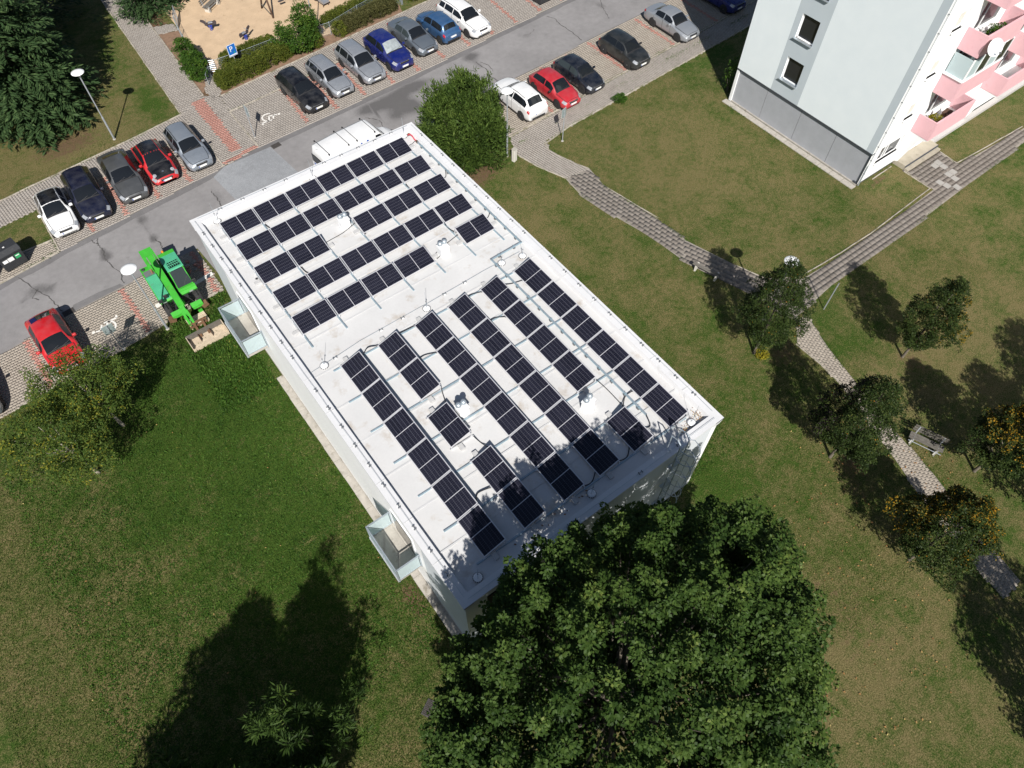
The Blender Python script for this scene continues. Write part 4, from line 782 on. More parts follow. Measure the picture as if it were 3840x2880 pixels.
car('hatch','steel_grey',(-12.65,1.85,.032),D+.03,'grey-blue car cut off by the left edge of the photo')
# white van behind the roof edge, with roof bars
VAN=car('van','white_paint',(11.65,5.8,.01),rad(4),'white panel van with black roof bars parked behind the flat roof',plate=True)
for x in (-2.35,-.95,-.35,.95):
    MB().tube([(x,-.86,2.31),(x,-.80,2.42),(x,.80,2.42),(x,.86,2.31)],.018,6).build('roof_bar','trim',VAN); 
    for sd in (-.82,.82): MB().box((x,sd,2.36),(.07,.06,.09)).build('bar_foot','trim',VAN)
MB().box((-2.805,.0,1.55),(.02,1.3,.55)).build('rear_window','car_glass',VAN); MB().box((-2.812,.35,1.12),(.012,.40,.12)).build('lettering','plate_blue',VAN); MB().box((-2.812,-.2,1.10),(.012,.55,.05)).build('lettering','trim',VAN)
for x in (-.2,.25): MB().extr([(x,2.02),(x+.16,2.02),(x+.13,2.12),(x+.05,2.13)],1,-.9,-.885).build('emblem','plate_blue',VAN)
# ================================================================ block of flats
def flats_paint():
    m,nt,b=base('flats_paint'); p=geo(nt); sp=_n(nt,'ShaderNodeSeparateXYZ'); nt.links.new(p,sp.inputs[0]); y=sp.outputs['Y']
    band=mth(nt,'MULTIPLY',mth(nt,'GREATER_THAN',y,-8.8),mth(nt,'LESS_THAN',y,-6.58)); edge=mth(nt,'LESS_THAN',y,-14.17)
    k=mth(nt,'MAXIMUM',band,edge); n=noise(nt,p,.9,5); n2=noise(nt,p,40,3)
    lt=ramp(nt,n,[(.3,(.78,.85,.88)),(.7,(.82,.885,.91))]); gr=ramp(nt,n,[(.3,(.50,.565,.605)),(.7,(.54,.60,.64))])
    nt.links.new(mixc(nt,k,lt,gr),b.inputs['Base Color']); b.inputs['Roughness'].default_value=.8; bump(nt,b,n2,.25,.006)
flats_paint()
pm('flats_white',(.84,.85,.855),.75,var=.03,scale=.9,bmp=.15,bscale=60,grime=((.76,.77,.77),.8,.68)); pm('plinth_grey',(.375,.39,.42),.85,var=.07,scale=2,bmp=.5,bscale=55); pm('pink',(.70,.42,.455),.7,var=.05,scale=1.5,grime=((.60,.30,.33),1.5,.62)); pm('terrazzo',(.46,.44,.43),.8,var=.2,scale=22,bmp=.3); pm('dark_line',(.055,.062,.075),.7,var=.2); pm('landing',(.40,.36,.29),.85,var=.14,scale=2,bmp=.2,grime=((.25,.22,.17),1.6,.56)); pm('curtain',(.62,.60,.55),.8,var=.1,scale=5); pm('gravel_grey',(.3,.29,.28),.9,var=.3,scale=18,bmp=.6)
FL=empty('block_of_flats',(0,0,0),0,'tall block of flats with pale end wall and pink balconies','building')
FX,FY0,FY1,FXE,FH=35.5,-14.65,-3.7,63.0,23.5; ST=2.70
def holed(name,org,uv,vv,w,h,holes,m,depth,nrm,parent):
    """wall face with rectangular openings and their reveals"""
    U_,V_,N_=Vector(uv),Vector(vv),Vector(nrm); O=Vector(org); us=sorted({0,w}|{x for q in holes for x in (q[0],q[1])}); vs_=sorted({0,h}|{x for q in holes for x in (q[2],q[3])}); b=MB()
    for i in range(len(us)-1):
        for j in range(len(vs_)-1):
            cu,cv=(us[i]+us[i+1])/2,(vs_[j]+vs_[j+1])/2
            if any(a<cu<b_ and c<cv<d_ for a,b_,c,d_ in holes): continue
            b.add([O+U_*us[i]+V_*vs_[j],O+U_*us[i+1]+V_*vs_[j],O+U_*us[i+1]+V_*vs_[j+1],O+U_*us[i]+V_*vs_[j+1]],[(0,1,2,3)])
    wall=b.build(name,m,parent)
    for a,b_,c,d_ in holes:
        b=MB()
        q=[O+U_*a+V_*c,O+U_*b_+V_*c,O+U_*b_+V_*d_,O+U_*a+V_*d_]
        for k in range(4): b.add([q[k],q[(k+1)%4],q[(k+1)%4]-N_*depth,q[k]-N_*depth],[(0,1,2,3)])
        b.build('window_reveal','flats_white',wall)
    return wall
# end wall: three panel plinth, overhanging insulated wall above it with one column of windows
eh=[]
for k in range(7): z=3.48+ST*k-2.45; eh.append((14.65-8.27,14.65-7.0,z,z+1.47))   # measured along +y from FY0
w_=holed('end_wall',(FX,FY0,2.45),(0,1,0),(0,0,1),FY1-FY0,FH-2.45,eh,'flats_paint',.18,(-1,0,0),FL)
MB().box((FX+.145,(FY0+FY1)/2,2.42),(.3,FY1-FY0+.005,.10)).build('painted_overhang_shadow','dark_line',FL)  # dark strip painting in the shadow line where the wall overhangs the plinth
for a,b in ((-14.55,-12.02),(-11.99,-9.22),(-9.19,-6.4),(-6.37,-3.8)): MB().box((FX+.16,(a+b)/2,1.2),(.10,b-a,2.42)).build('plinth_panel','plinth_grey',FL)
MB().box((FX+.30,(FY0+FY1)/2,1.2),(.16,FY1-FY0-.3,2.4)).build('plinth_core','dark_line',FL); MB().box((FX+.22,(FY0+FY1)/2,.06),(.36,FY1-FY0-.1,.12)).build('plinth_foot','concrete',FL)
def window(par,c,uv,nrm,w,h,mullions=(.5,),light='pane_dark',sill=True,frame='flats_white'):
    """frame + panes set back in an opening; c: centre of the opening on the wall face"""
    u_=Vector(uv); n_=Vector(nrm); C=Vector(c)-n_*.15; rz=math.atan2(u_.y,u_.x); fr=MB(); t=.07
    for dx,dz,sx,sz in ((0,-h/2+t/2,w,t),(0,h/2-t/2,w,t),(-w/2+t/2,0,t,h),(w/2-t/2,0,t,h)): q=C+u_*dx; fr.box((q.x,q.y,q.z+dz),(sx,.06,sz),rz=rz)
    xs=[-w/2+t]+[-w/2+w*m for m in mullions]+[w/2-t]
    for m in mullions: q=C+u_*(-w/2+w*m); fr.box((q.x,q.y,q.z),(.09,.062,h-2*t),rz=rz)
    f_=fr.build('window',frame,par)
    for a,b in zip(xs[:-1],xs[1:]): q=C+u_*(a+b)/2-n_*.012; MB().box((q.x,q.y,q.z),(b-a-.02,.02,h-2*t),rz=rz).build('pane',light,f_)
    if sill: q=C+n_*.13; MB().box((q.x,q.y,q.z-h/2-.015),(w+.10,.34,.03),rz=rz).build('sill','flats_white' if sill is True else sill,f_)
for k in range(7): window(FL,(FX,-7.635,3.48+ST*k+.735),(0,1,0),(-1,0,0),1.27,1.47,(),'pane_dark','galv')
# front wall
fh=[(.95,3.25,1.28,2.45)]; mods=[]
for k in range(8):
    z=1.28+ST*k
    if k>0: fh.append((1.75,2.75,z+.0+2.75-ST,z+1.05+2.75-ST))
    fh.append((9.0,10.2,z+.05,z+1.2)); fh.append((16.2,18.2,z,z+1.2)); fh.append((21.0,23.0,z,z+1.2))
    if k>0: fh+= [(4.4,7.1,z-.95,z+1.15),(11.8,14.4,z-.95,z+1.15)]
holed('front_wall',(FX,FY0,.22),(1,0,0),(0,0,1),FXE-FX,FH-.22,[(a,b,c-.22,d_-.22) for a,b,c,d_ in fh],'flats_white',.2,(0,-1,0),FL)
MB().box(((FX+FXE)/2,FY0+.2,.12),(FXE-FX-.1,.3,.24)).build('base_course','dark_line',FL)
for a,b,c,d_ in fh:
    if d_-c>2: window(FL,(FX+(a+b)/2,FY0,(c+d_)/2),(1,0,0),(0,-1,0),b-a,d_-c,(.33,),'pane_dark',False)
    else: window(FL,(FX+(a+b)/2,FY0,(c+d_)/2),(1,0,0),(0,-1,0),b-a,d_-c,(.33,.45) if b-a>1.5 else (),'curtain' if b-a<1.3 else 'pane_dark')
MB().box(((FX+FXE)/2,(FY0+FY1)/2+.3,FH/2),(FXE-FX-.9,FY1-FY0-1.2,FH-.4)).build('core','curtain',FL); MB().box(((FX+FXE)/2,(FY0+FY1)/2,FH+.1),(FXE-FX+.3,FY1-FY0+.3,.25)).build('roof_slab','coping',FL); MB().box(((FX+FXE)/2,FY1-.1,FH/2),(FXE-FX-.05,.2,FH-.1)).build('rear_wall','flats_white',FL); MB().box((FXE-.1,(FY0+FY1)/2,FH/2),(.2,FY1-FY0-.1,FH-.2)).build('far_end_wall','flats_white',FL)
# balconies with pink parapets
def flat_balcony(x0,x1,z,kind):
    r=empty('balcony',(0,0,0)); r.parent=FL; y0=FY0-.01; y1=FY0-1.25; h=1.22
    MB().box(((x0+x1)/2,(y0+y1)/2,z+.06),(x1-x0-.06,y0-y1-.06,.14)).build('floor_slab','flats_white',r)
    for sx,w in ((x0,.08),(x1-.08,.08)): MB().box((sx+.04,(y0+y1)/2,z+h/2),(.08,y0-y1,h)).build('side_parapet','pink',r)
    MB().box(((x0+x1)/2,y1+.04,z+h/2),(x1-x0-.18,.09,h)).build('front_parapet','pink',r); MB().box(((x0+x1)/2,y1+.04,z+h+.015),(x1-x0-.14,.13,.03)).build('parapet_cap','pink' if kind!='glazed' else 'flats_white',r)
    if kind=='glazed':
        for k in range(5): xx=x0+.06+(x1-x0-.12)*k/4; MB().box((xx,y1+.04,z+h+.68),(.07,.07,1.3)).build('glazing_post','flats_white',r)
        for k in range(4):
            xx=x0+.06+(x1-x0-.12)*(k+.5)/4; MB().box((xx,y1+.04,z+h+.68),((x1-x0-.12)/4-.1,.015,1.22)).build('glazing_pane','pane_dark' if k%2 else 'frosted',r)
        MB().box(((x0+x1)/2,y1+.04,z+h+.06),(x1-x0,.14,.08)).build('glazing_sill','flats_white',r); MB().box((x0+.04,(y0+y1)/2,z+h+.68),(.015,y0-y1-.1,1.22)).build('glazing_pane','frosted',r)
        MB().box((x0-.01,(y0+y1)/2,z+h+.05),(.14,y0-y1,.09)).build('glazing_sill','flats_white',r)
    return r
for k in range(7): flat_balcony(39.15,43.1,2.52+ST*k,'glazed' if k in (1,4) else 'open'); flat_balcony(46.6,50.6,2.52+ST*k,'open' if k!=2 else 'glazed')
for x in (39.17,43.0,46.62,50.5): MB().extr([(FY0-.02,.25),(FY0-.22,.35),(FY0-.72,2.15),(FY0-1.25,2.5),(FY0-.02,2.5)],0,x,x+.09).build('balcony_bracket','flats_white',FL)
# entrance steps and landing
MB().box((41.0,-15.05,.16),(3.5,.85,.32)).build('landing','landing',FL); MB().box((41.0,-15.6,.08),(3.5,.30,.16)).build('step','landing',FL); MB().box((41.0,-15.49,.24),(3.5,.035,.165)).build('step_edge','dark_line',FL)
MB().box((41.0,FY0+.06,1.3),(2.0,.08,2.1)).build('entrance_door','dark_line',FL)
MB().box((52,-14.9,.1),(19.5,.35,.25)).build('gravel_plinth','terrazzo',FL)
# down pipe and wire at the corner
MB().tube([(35.62,FY0-.07,.1),(35.62,FY0-.07,FH)],.018,6).build('earth_wire','galv',FL)
for k in range(12): MB().box((35.62,FY0-.05,1.0+k*1.0),(.05,.12,.025)).build('wire_bracket','plastic_grey',FL)
MB().tube([(35.58,FY0-.06,.1),(35.58,FY0-.06,1.6)],.03,6).build('down_pipe','galv',FL)
# satellite dish on the third-floor balcony, balcony furnishings
sd=empty('satellite_dish',(39.35,-16.35,8.72),0,'white satellite dish fixed to a pink balcony','satellite dish'); q=MB(); q.lathe([(.0,-.06),(.2,-.045),(.35,-.01),(.46,.05),(.47,.055),(.46,.065),(.35,.01),(.2,-.03),(0,-.045)],n=20); o=q.build('reflector','white_metal',sd,True); o.rotation_euler=(rad(60),0,rad(-25)); MB().tube([(0,.0,-.05),(.1,.35,-.2)],.025,6).build('arm','galv',sd); MB().tube([(0,-.02,-.4),(-.15,-.42,-.05)],.014,6).build('feed_arm','galv',sd); MB().box((-.15,-.44,-.03),(.08,.1,.07)).build('receiver','plastic_grey',sd)
# ================================================================ vegetation
tinted('leaf_maple',[(.0,(.014,.032,.007)),(.45,(.040,.077,.016)),(.85,(.082,.130,.028)),(1,(.14,.18,.04))],.5,.22)
tinted('leaf_ash',[(.0,(.022,.045,.010)),(.5,(.060,.105,.022)),(.85,(.115,.155,.028)),(1,(.27,.25,.03))],.55,.28)
tinted('leaf_hornbeam',[(.0,(.012,.024,.007)),(.6,(.038,.060,.015)),(.93,(.085,.11,.028)),(.955,(.36,.15,.02)),(1,(.40,.20,.02))],.5,.18)
tinted('leaf_turning',[(.0,(.020,.030,.010)),(.42,(.055,.070,.020)),(.62,(.15,.12,.02)),(1,(.42,.235,.02))],.55,.22)
tinted('leaf_purple',[(0,(.012,.010,.010)),(1,(.040,.028,.026))],.5,.1)
tinted('needle_spruce',[(.0,(.010,.024,.010)),(.6,(.036,.070,.026)),(1,(.085,.135,.050))],.6,.08)
tinted('needle_yew',[(.0,(.018,.036,.007)),(.6,(.062,.105,.020)),(1,(.125,.175,.038))],.6,.14)
tinted('leaf_hedge',[(.0,(.040,.060,.010)),(.5,(.092,.115,.018)),(1,(.19,.195,.035))],.6,.2)
tinted('leaf_hedge_brown',[(.0,(.035,.040,.014)),(.5,(.085,.085,.030)),(1,(.15,.135,.055))],.6,.15)
tinted('leaf_bush',[(.0,(.020,.052,.009)),(.5,(.062,.130,.020)),(1,(.15,.215,.030))],.5,.25)
tinted('leaf_weed',[(.0,(.020,.055,.008)),(.5,(.052,.115,.016)),(.9,(.10,.175,.028)),(1,(.19,.20,.04))],.6,.25)
tinted('grass_blade',[(.0,(.026,.052,.008)),(.45,(.060,.105,.016)),(.75,(.11,.125,.03)),(1,(.26,.21,.09))],.7,.25)
tinted('leaf_fallen',[(.0,(.20,.08,.03)),(.6,(.36,.20,.08)),(1,(.50,.40,.16))],.7,.1)
tinted('leaf_yellow',[(.0,(.14,.13,.01)),(1,(.38,.33,.03))],.6,.25)
pm('bark',(.135,.115,.09),.9,var=.35,scale=9,bmp=.6,bscale=30); pm('bark_pale',(.30,.27,.22),.9,var=.3,scale=9,bmp=.5,bscale=30)
SUNV=np.array([-.357,-.645,.676])
def ell(t): return math.sqrt(max(0,1-(2*t-1)**2))
def cone(t): return (1-t)**.8*(.55+.45*min(1,t*9))
def flame(t): return (min(1,t/.30)**.7)*(1-max(0,(t-.30)/.70))**.62
def crown_pts(rng,n,prof,rx,ry,h,lo=.62,lump=.16,power=.7):
    """cluster centres in a crown whose radius follows prof(t); uneven outline from angular lumps"""
    t=rng.random(n*3); pr=np.array([prof(a) for a in t]); k=rng.random(n*3)<(pr/pr.max()); t=t[k][:n]; pr=pr[k][:n]; n=len(t); a=rng.uniform(0,2*np.pi,n)
    ph=rng.uniform(0,6.28,6); lm=1+lump*(np.sin(3*a+ph[0]+5*t)+.8*np.sin(5*a+ph[1]-7*t)+.6*np.sin(9*a+ph[2]+13*t))/1.6
    rf=(lo**2+(1-lo**2)*rng.random(n)**power)**.5
    return np.stack([np.cos(a)*pr*rx*rf*lm,np.sin(a)*pr*ry*rf*lm,t*h],1),rf
def crown3(rng,n,rx,ry,h,lo=.6,lump=.14,gaps=.0):
    """cluster centres in an ellipsoidal shell, lumpy and with gaps between the boughs"""
    d=unit(rng.normal(size=(int(n*1.8),3))); ph=rng.uniform(0,6.28,9); f_=lambda k,i:np.sin(k*d[:,0]+ph[i])*np.cos(k*d[:,1]+ph[i+1])+np.sin(k*d[:,2]+ph[i+2])
    lm=1+lump*(f_(4,0)*.6+f_(9,3)*.4); g=f_(15,6)+.6*f_(7,2); k=g>np.quantile(g,gaps) if gaps else np.ones(len(d),bool); d=d[k][:n]; lm=lm[k][:n]; n=len(d)
    rf=(lo**3+(1-lo**3)*rng.random(n)**.8)**(1/3); return d*np.array([rx,ry,h/2])*(rf*lm)[:,None]+np.array([0,0,h/2]),rf
def clusters(rng,P,rf,center,per,cr,leafL,leafW,upbias=.55,spread=1.0,flat=.75,tintb=0,droop=0,tvar=.5):
    n=len(P); m=rng.poisson(per,n); idx=np.repeat(np.arange(n),m); N=len(idx); out=unit(P-center)
    d=rng.normal(size=(N,3)); d=unit(d+out[idx]*.55+np.array([0,0,upbias])); r=cr*(.35+.65*rng.random(N)**.5); C=P[idx]+d*(r[:,None]*np.array([1,1,flat]))
    ld=unit(d*np.array([1,1,.35])+rng.normal(0,.45,(N,3))*spread-np.array([0,0,droop])); ln=unit(np.array([0,0,1.0])*.8+d*.5+rng.normal(0,.42,(N,3)))
    ct=rng.normal(0,.13,n)[idx]; t=np.clip(.42+tintb+ct+rng.normal(0,.20,N)*tvar*2*.7,0,1)
    return C,ld,ln,leafL*rng.uniform(.65,1.25,N),leafW*rng.uniform(.7,1.2,N),t
def limbs(rng,base_h,P,k,r0,h,bm,lean=(0,0),topf=.86):
    b=MB(); top=Vector((lean[0],lean[1],h*topf)); trunk=[Vector((0,0,0)),Vector((lean[0]*.15,lean[1]*.15,base_h*.6)),Vector((lean[0]*.4,lean[1]*.4,h*.4)),top]
    b.tube([Vector((0,0,-.05)),Vector((0,0,.05))]+trunk[1:],[r0*1.35,r0*1.1,r0*.85,r0*.6,r0*.12],9)
    for i in rng.choice(len(P),min(k,len(P)),replace=False):
        e=Vector(P[i]); f_=float(np.clip((e.z*.62)/h,.12,.85)); s_=trunk[1].lerp(top,f_*.9); s_.z=max(base_h*.8,e.z*.55); md=s_.lerp(e,.5)+Vector((0,0,-.06*h*rng.random()))
        rr_=r0*.42*(1-f_*.6); b.tube([s_,md,e],[rr_,rr_*.6,rr_*.18],5,False)
    return b
def tree(name,label,loc,h,rx,ry,prof,nclu,per,cr,leafL,leafW,lm,seed,base_h=1.2,r0=.10,bark='bark',lean=(0,0),lo=.55,group='trees',lump=.16,cat='tree',k=26,upbias=.55,droop=0,tintb=0,extra=None,tvar=.5,gaps=0.,topf=.86):
    rng=np.random.default_rng(seed); r=empty(name,loc,0,label,cat,group); P,rf=(crown3(rng,nclu,rx,ry,h-base_h,lo,lump,gaps) if prof is ell else crown_pts(rng,nclu,prof,rx,ry,h-base_h,lo,lump)); P[:,2]+=base_h
    sh=(P[:,2:3]/h)*np.array([[lean[0],lean[1],0]]); P=P+sh
    limbs(rng,base_h,P,k,r0,h,bark,lean,topf).build('trunk',bark,r,True)
    C=clusters(rng,P,rf,np.array([lean[0]*.5,lean[1]*.5,base_h+(h-base_h)*.35]),per,cr,leafL,leafW,upbias,tintb=tintb,droop=droop,tvar=tvar)
    link('crown',leaf_mesh('crown',*C,lm),r)
    if extra:
        for lm2,fn,tb in extra:
            kk=np.array([fn(p) for p in P]); Q=P[kk]
            if len(Q): C=clusters(rng,Q,rf[kk],np.array([0,0,h*.4]),per*.6,cr*1.08,leafL,leafW,upbias,tintb=tb); link('crown_tips',leaf_mesh('crown_tips',*C,lm2),r)
    return r
# the big maple in the foreground
def maple():
    rng=np.random.default_rng(11); h,bh=12.2,2.2; rx,ry=6.6,5.0; r=empty('maple_tree',(2.65,-28.4,0),0,'big dense green maple filling the foreground below the roof','tree')
    B,rf=crown3(rng,1000,rx,ry,h-bh,.90,.10,.12); B[:,2]+=bh; c0=np.array([0,0,bh+3.2]); out=unit(B-c0); ax=unit(out*.75+np.array([0,0,.75])+rng.normal(0,.16,B.shape)); sl_=rng.uniform(.55,1.15,len(B))
    P=[];cr=[];sh=[]
    for j in range(7):
        f_=j/6; P.append(B-out*.35+ax*(sl_*f_)[:,None]+rng.normal(0,.05,B.shape)); cr.append(.27*(1.15-.8*f_)*rng.uniform(.8,1.2,len(B))); sh.append(np.arange(len(B)))
    P=np.concatenate(P); cr=np.concatenate(cr); sh=np.concatenate(sh); m=rng.poisson(18+26*cr/.3); idx=np.repeat(np.arange(len(P)),m); N=len(idx)
    d=unit(rng.normal(size=(N,3))*np.array([1,1,.6])+ax[sh[idx]]*.25); C=P[idx]+d*(cr[idx]*(.4+.6*rng.random(N)**.5))[:,None]
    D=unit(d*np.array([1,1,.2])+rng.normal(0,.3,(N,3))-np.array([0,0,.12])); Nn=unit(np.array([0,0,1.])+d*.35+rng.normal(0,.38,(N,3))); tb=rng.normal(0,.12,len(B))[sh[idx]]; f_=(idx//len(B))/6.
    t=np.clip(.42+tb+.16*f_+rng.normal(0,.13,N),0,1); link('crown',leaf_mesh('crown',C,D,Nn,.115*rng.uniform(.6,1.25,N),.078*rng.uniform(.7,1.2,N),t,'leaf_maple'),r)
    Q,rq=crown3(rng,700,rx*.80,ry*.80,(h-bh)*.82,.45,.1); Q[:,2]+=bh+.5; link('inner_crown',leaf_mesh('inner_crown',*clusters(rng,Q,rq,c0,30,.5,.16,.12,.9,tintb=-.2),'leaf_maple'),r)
    b=MB(); b.tube([(0,0,-.05),(0,0,1.2),(.1,.1,3.5),(.1,0,6.5)],[.36,.28,.22,.1],10)
    for i in rng.choice(len(B),46,replace=False): e=Vector(B[i]-out[i]*.3); s_=Vector((0,0,rng.uniform(2.2,4.5))); b.tube([s_,s_.lerp(e,.5)+Vector((0,0,.3)),e],[.09,.05,.015],5,False)
    b.build('trunk','bark',r,True)
maple()
# young trees along the park path
G5='young trees along the park path'
HB=dict(group=G5,lo=.3,k=14,lump=.3)
tree('hornbeam_tree','dark young tree by the bench where the paths meet',(20.65,-19.67,0),6.6,1.65,1.65,flame,520,46,.20,.085,.055,'leaf_hornbeam',21,base_h=1.3,r0=.075,lean=(.25,.2),**HB)
tree('hornbeam_tree','young tree with orange outer leaves right of the short metal post',(26.77,-24.53,0),6.1,1.4,1.4,flame,430,46,.19,.085,.055,'leaf_hornbeam',22,base_h=1.1,r0=.07,tintb=.03,extra=[('leaf_turning',lambda p:p[0]-p[1]*.4>.7,.22)],**HB)
tree('hornbeam_tree','dark young tree with purplish top leaning over the path near the bench',(18.99,-26.08,0),6.6,1.7,1.7,flame,520,46,.20,.085,.055,'leaf_hornbeam',23,base_h=1.2,r0=.08,extra=[('leaf_purple',lambda p:p[1]>.6 and p[2]>2.4,0)],**HB)
tree('hornbeam_tree','young tree with golden leaf tips at the right edge of the photo',(23.9,-30.7,0),5.9,1.6,1.6,flame,460,46,.20,.09,.06,'leaf_hornbeam',24,base_h=1.1,r0=.08,extra=[('leaf_turning',lambda p:p[2]>3.2,.3)],**HB)
tree('hornbeam_tree','golden-leaved young tree in the shade at lower right',(17.75,-31.5,0),6.0,1.75,1.75,flame,480,46,.20,.09,.06,'leaf_hornbeam',25,base_h=1.1,r0=.08,tintb=.02,extra=[('leaf_turning',lambda p:p[0]+p[1]*.4>-.35 and p[2]>2.0,.28)],**HB)
for i,(x,y,h,rx) in enumerate(((24.9,-34.9,8.2,2.3),(16.2,-40.6,9.0,2.6),(29.3,-34.2,8,2.4))):
    tree('hornbeam_tree',['dark tree off the right edge whose shadow darkens the grass','dark tree below the lower right corner of the photo','tall dark tree outside the right edge'][i],(x,y,0),h,rx,rx,flame,480,42,.34,.13,.09,'leaf_hornbeam',31+i,base_h=1.2,r0=.1,group=G5,lo=.2,k=10,lump=.3)
# leaning trees beside the red car
G6='pair of light green trees by the near bays'
tree('ash_tree','airy light green tree with crooked trunk at the lawn edge, lower left',(-9.4,-5.95,0),5.3,1.95,1.9,ell,400,34,.27,.12,.055,'leaf_ash',41,base_h=1.0,r0=.08,bark='bark_pale',lean=(-.3,.1),lo=.3,group=G6,lump=.24,k=9,droop=.2,gaps=.3,tintb=.2)
tree('ash_tree','airy light green tree reaching over the front of the red car',(-7.55,-4.1,0),5.1,2.1,1.6,ell,420,34,.27,.12,.055,'leaf_ash',42,base_h=1.4,r0=.08,bark='bark_pale',lean=(-.35,.25),lo=.3,group=G6,lump=.24,k=9,droop=.2,gaps=.3,tintb=.2)
# rosette-leaved trees at the bottom edge
G7='sumac trees at the bottom edge'
tree('sumac_tree','dark tree with rosettes of narrow leaves at the bottom edge',(-6.6,-22.6,0),7.6,2.1,1.7,flame,130,34,.20,.26,.045,'leaf_ash',51,base_h=1.0,r0=.08,lo=.1,group=G7,lump=.5,k=5,upbias=1.2,tintb=-.2,topf=.6)
for i,(x,y,h,rx) in enumerate(((-10.7,-23.6,8.2,2.1),(-12.6,-24.6,8.4,2.3),(-8.3,-24.6,8.3,1.9),(-14.8,-26.4,8.2,2.4))):
    tree('sumac_tree',['pointed tree below the photo edge shading the left lawn','pointed tree below the photo edge farther left','tall pointed tree below the photo edge under the camera','pointed tree below the lower left corner of the photo'][i],(x,y,0),h,rx,rx,flame,480,48,.34,.26,.08,'leaf_ash',52+i,base_h=1.0,r0=.12,lo=.1,group=G7,lump=.5,k=8,upbias=.9,tintb=-.2,topf=.6)
# ---- spruces: whorls of drooping sprays
def spruce(name,label,loc,h,r,seed,nb=420,group=None,low=.6,twig=.30,dens=70):
    rng=np.random.default_rng(seed); e=empty(name,loc,0,label,'conifer',group); MB().tube([(0,0,-.05),(0,0,h*.5),(0,0,h)],[.26*r/5+.06,.15*r/5+.03,.02],10).build('trunk','bark',e,True)
    Cs=[];Ds=[];Ns=[];Ls=[];Ts=[]; lim=MB()
    for i in range(nb):
        t=rng.random()**1.25; z=low+t*(h-low)*.97; rl=r*(1-t)**.58*rng.uniform(.78,1.12)+.12; a=rng.uniform(0,2*np.pi); dr=.30+.25*(1-t); o=np.array([math.cos(a),math.sin(a),0]); n=int(dens*(.35+rl/r))
        s_=np.sort(rng.random(n)**.7); drop=-dr*rl*(s_**1.5)*.55+.16*rl*np.maximum(0,s_-.75); P=o[None]*(s_*rl)[:,None]; P[:,2]=z+drop; sd=np.array([-o[1],o[0],0]); sg=rng.choice([-1,1],n); w=.42*rl*(1-s_*.75)*rng.random(n)
        C=P+sd[None]*(sg*w)[:,None]*.55; C[:,2]-=.10*w+rng.uniform(0,.05,n); D=o[None]*.75+sd[None]*(sg*.65)[:,None]+np.c_[rng.normal(0,.12,(n,2)),rng.normal(-.12,.14,n)]
        Cs.append(C);Ds.append(D);Ns.append(np.c_[rng.normal(0,.35,(n,2)),np.ones(n)]);Ls.append(twig*rng.uniform(.7,1.35,n)*(1.1-.3*t)); Ts.append(np.clip(.25+.45*s_+rng.normal(0,.14,n),0,1))
        if i%3==0: lim.tube([(0,0,z),tuple(P[-1]*.55+np.array([0,0,z*.45-0*.1])) if False else (P[n//2][0],P[n//2][1],P[n//2][2])],[.03,.012],4,False)
    lim.build('branches','bark',e); C=np.concatenate(Cs); L_=np.concatenate(Ls)
    link('crown',leaf_mesh('crown',C,np.concatenate(Ds),np.concatenate(Ns),L_,L_*.25,np.concatenate(Ts),'needle_spruce',.12),e)
spruce('spruce_tree','tall dark spruce with drooping branches in the upper left corner',(-3.2,23.2,0),16.5,4.2,61,620,None,.9,.36,95)
spruce('spruce_tree','tall dark spruce outside the left edge behind the lamp post',(-10.5,26,0),17,5.2,62,460,None,.8,.40,55)
spruce('spruce_tree','low spruce beside the playground gate at the top edge',(7.6,31.2,0),6.0,2.6,63,260,None,.35,.24,50)
for i,(x,y,h,r) in enumerate(((10.2,32.8,8,2.8),(0.5,33.5,14,4.2))): spruce('spruce_tree',['spruce shading the playground bench at the top edge','tall spruce beyond the lawn at the top left edge'][i],(x,y,0),h,r,64+i,260,None,.5,.34,40)
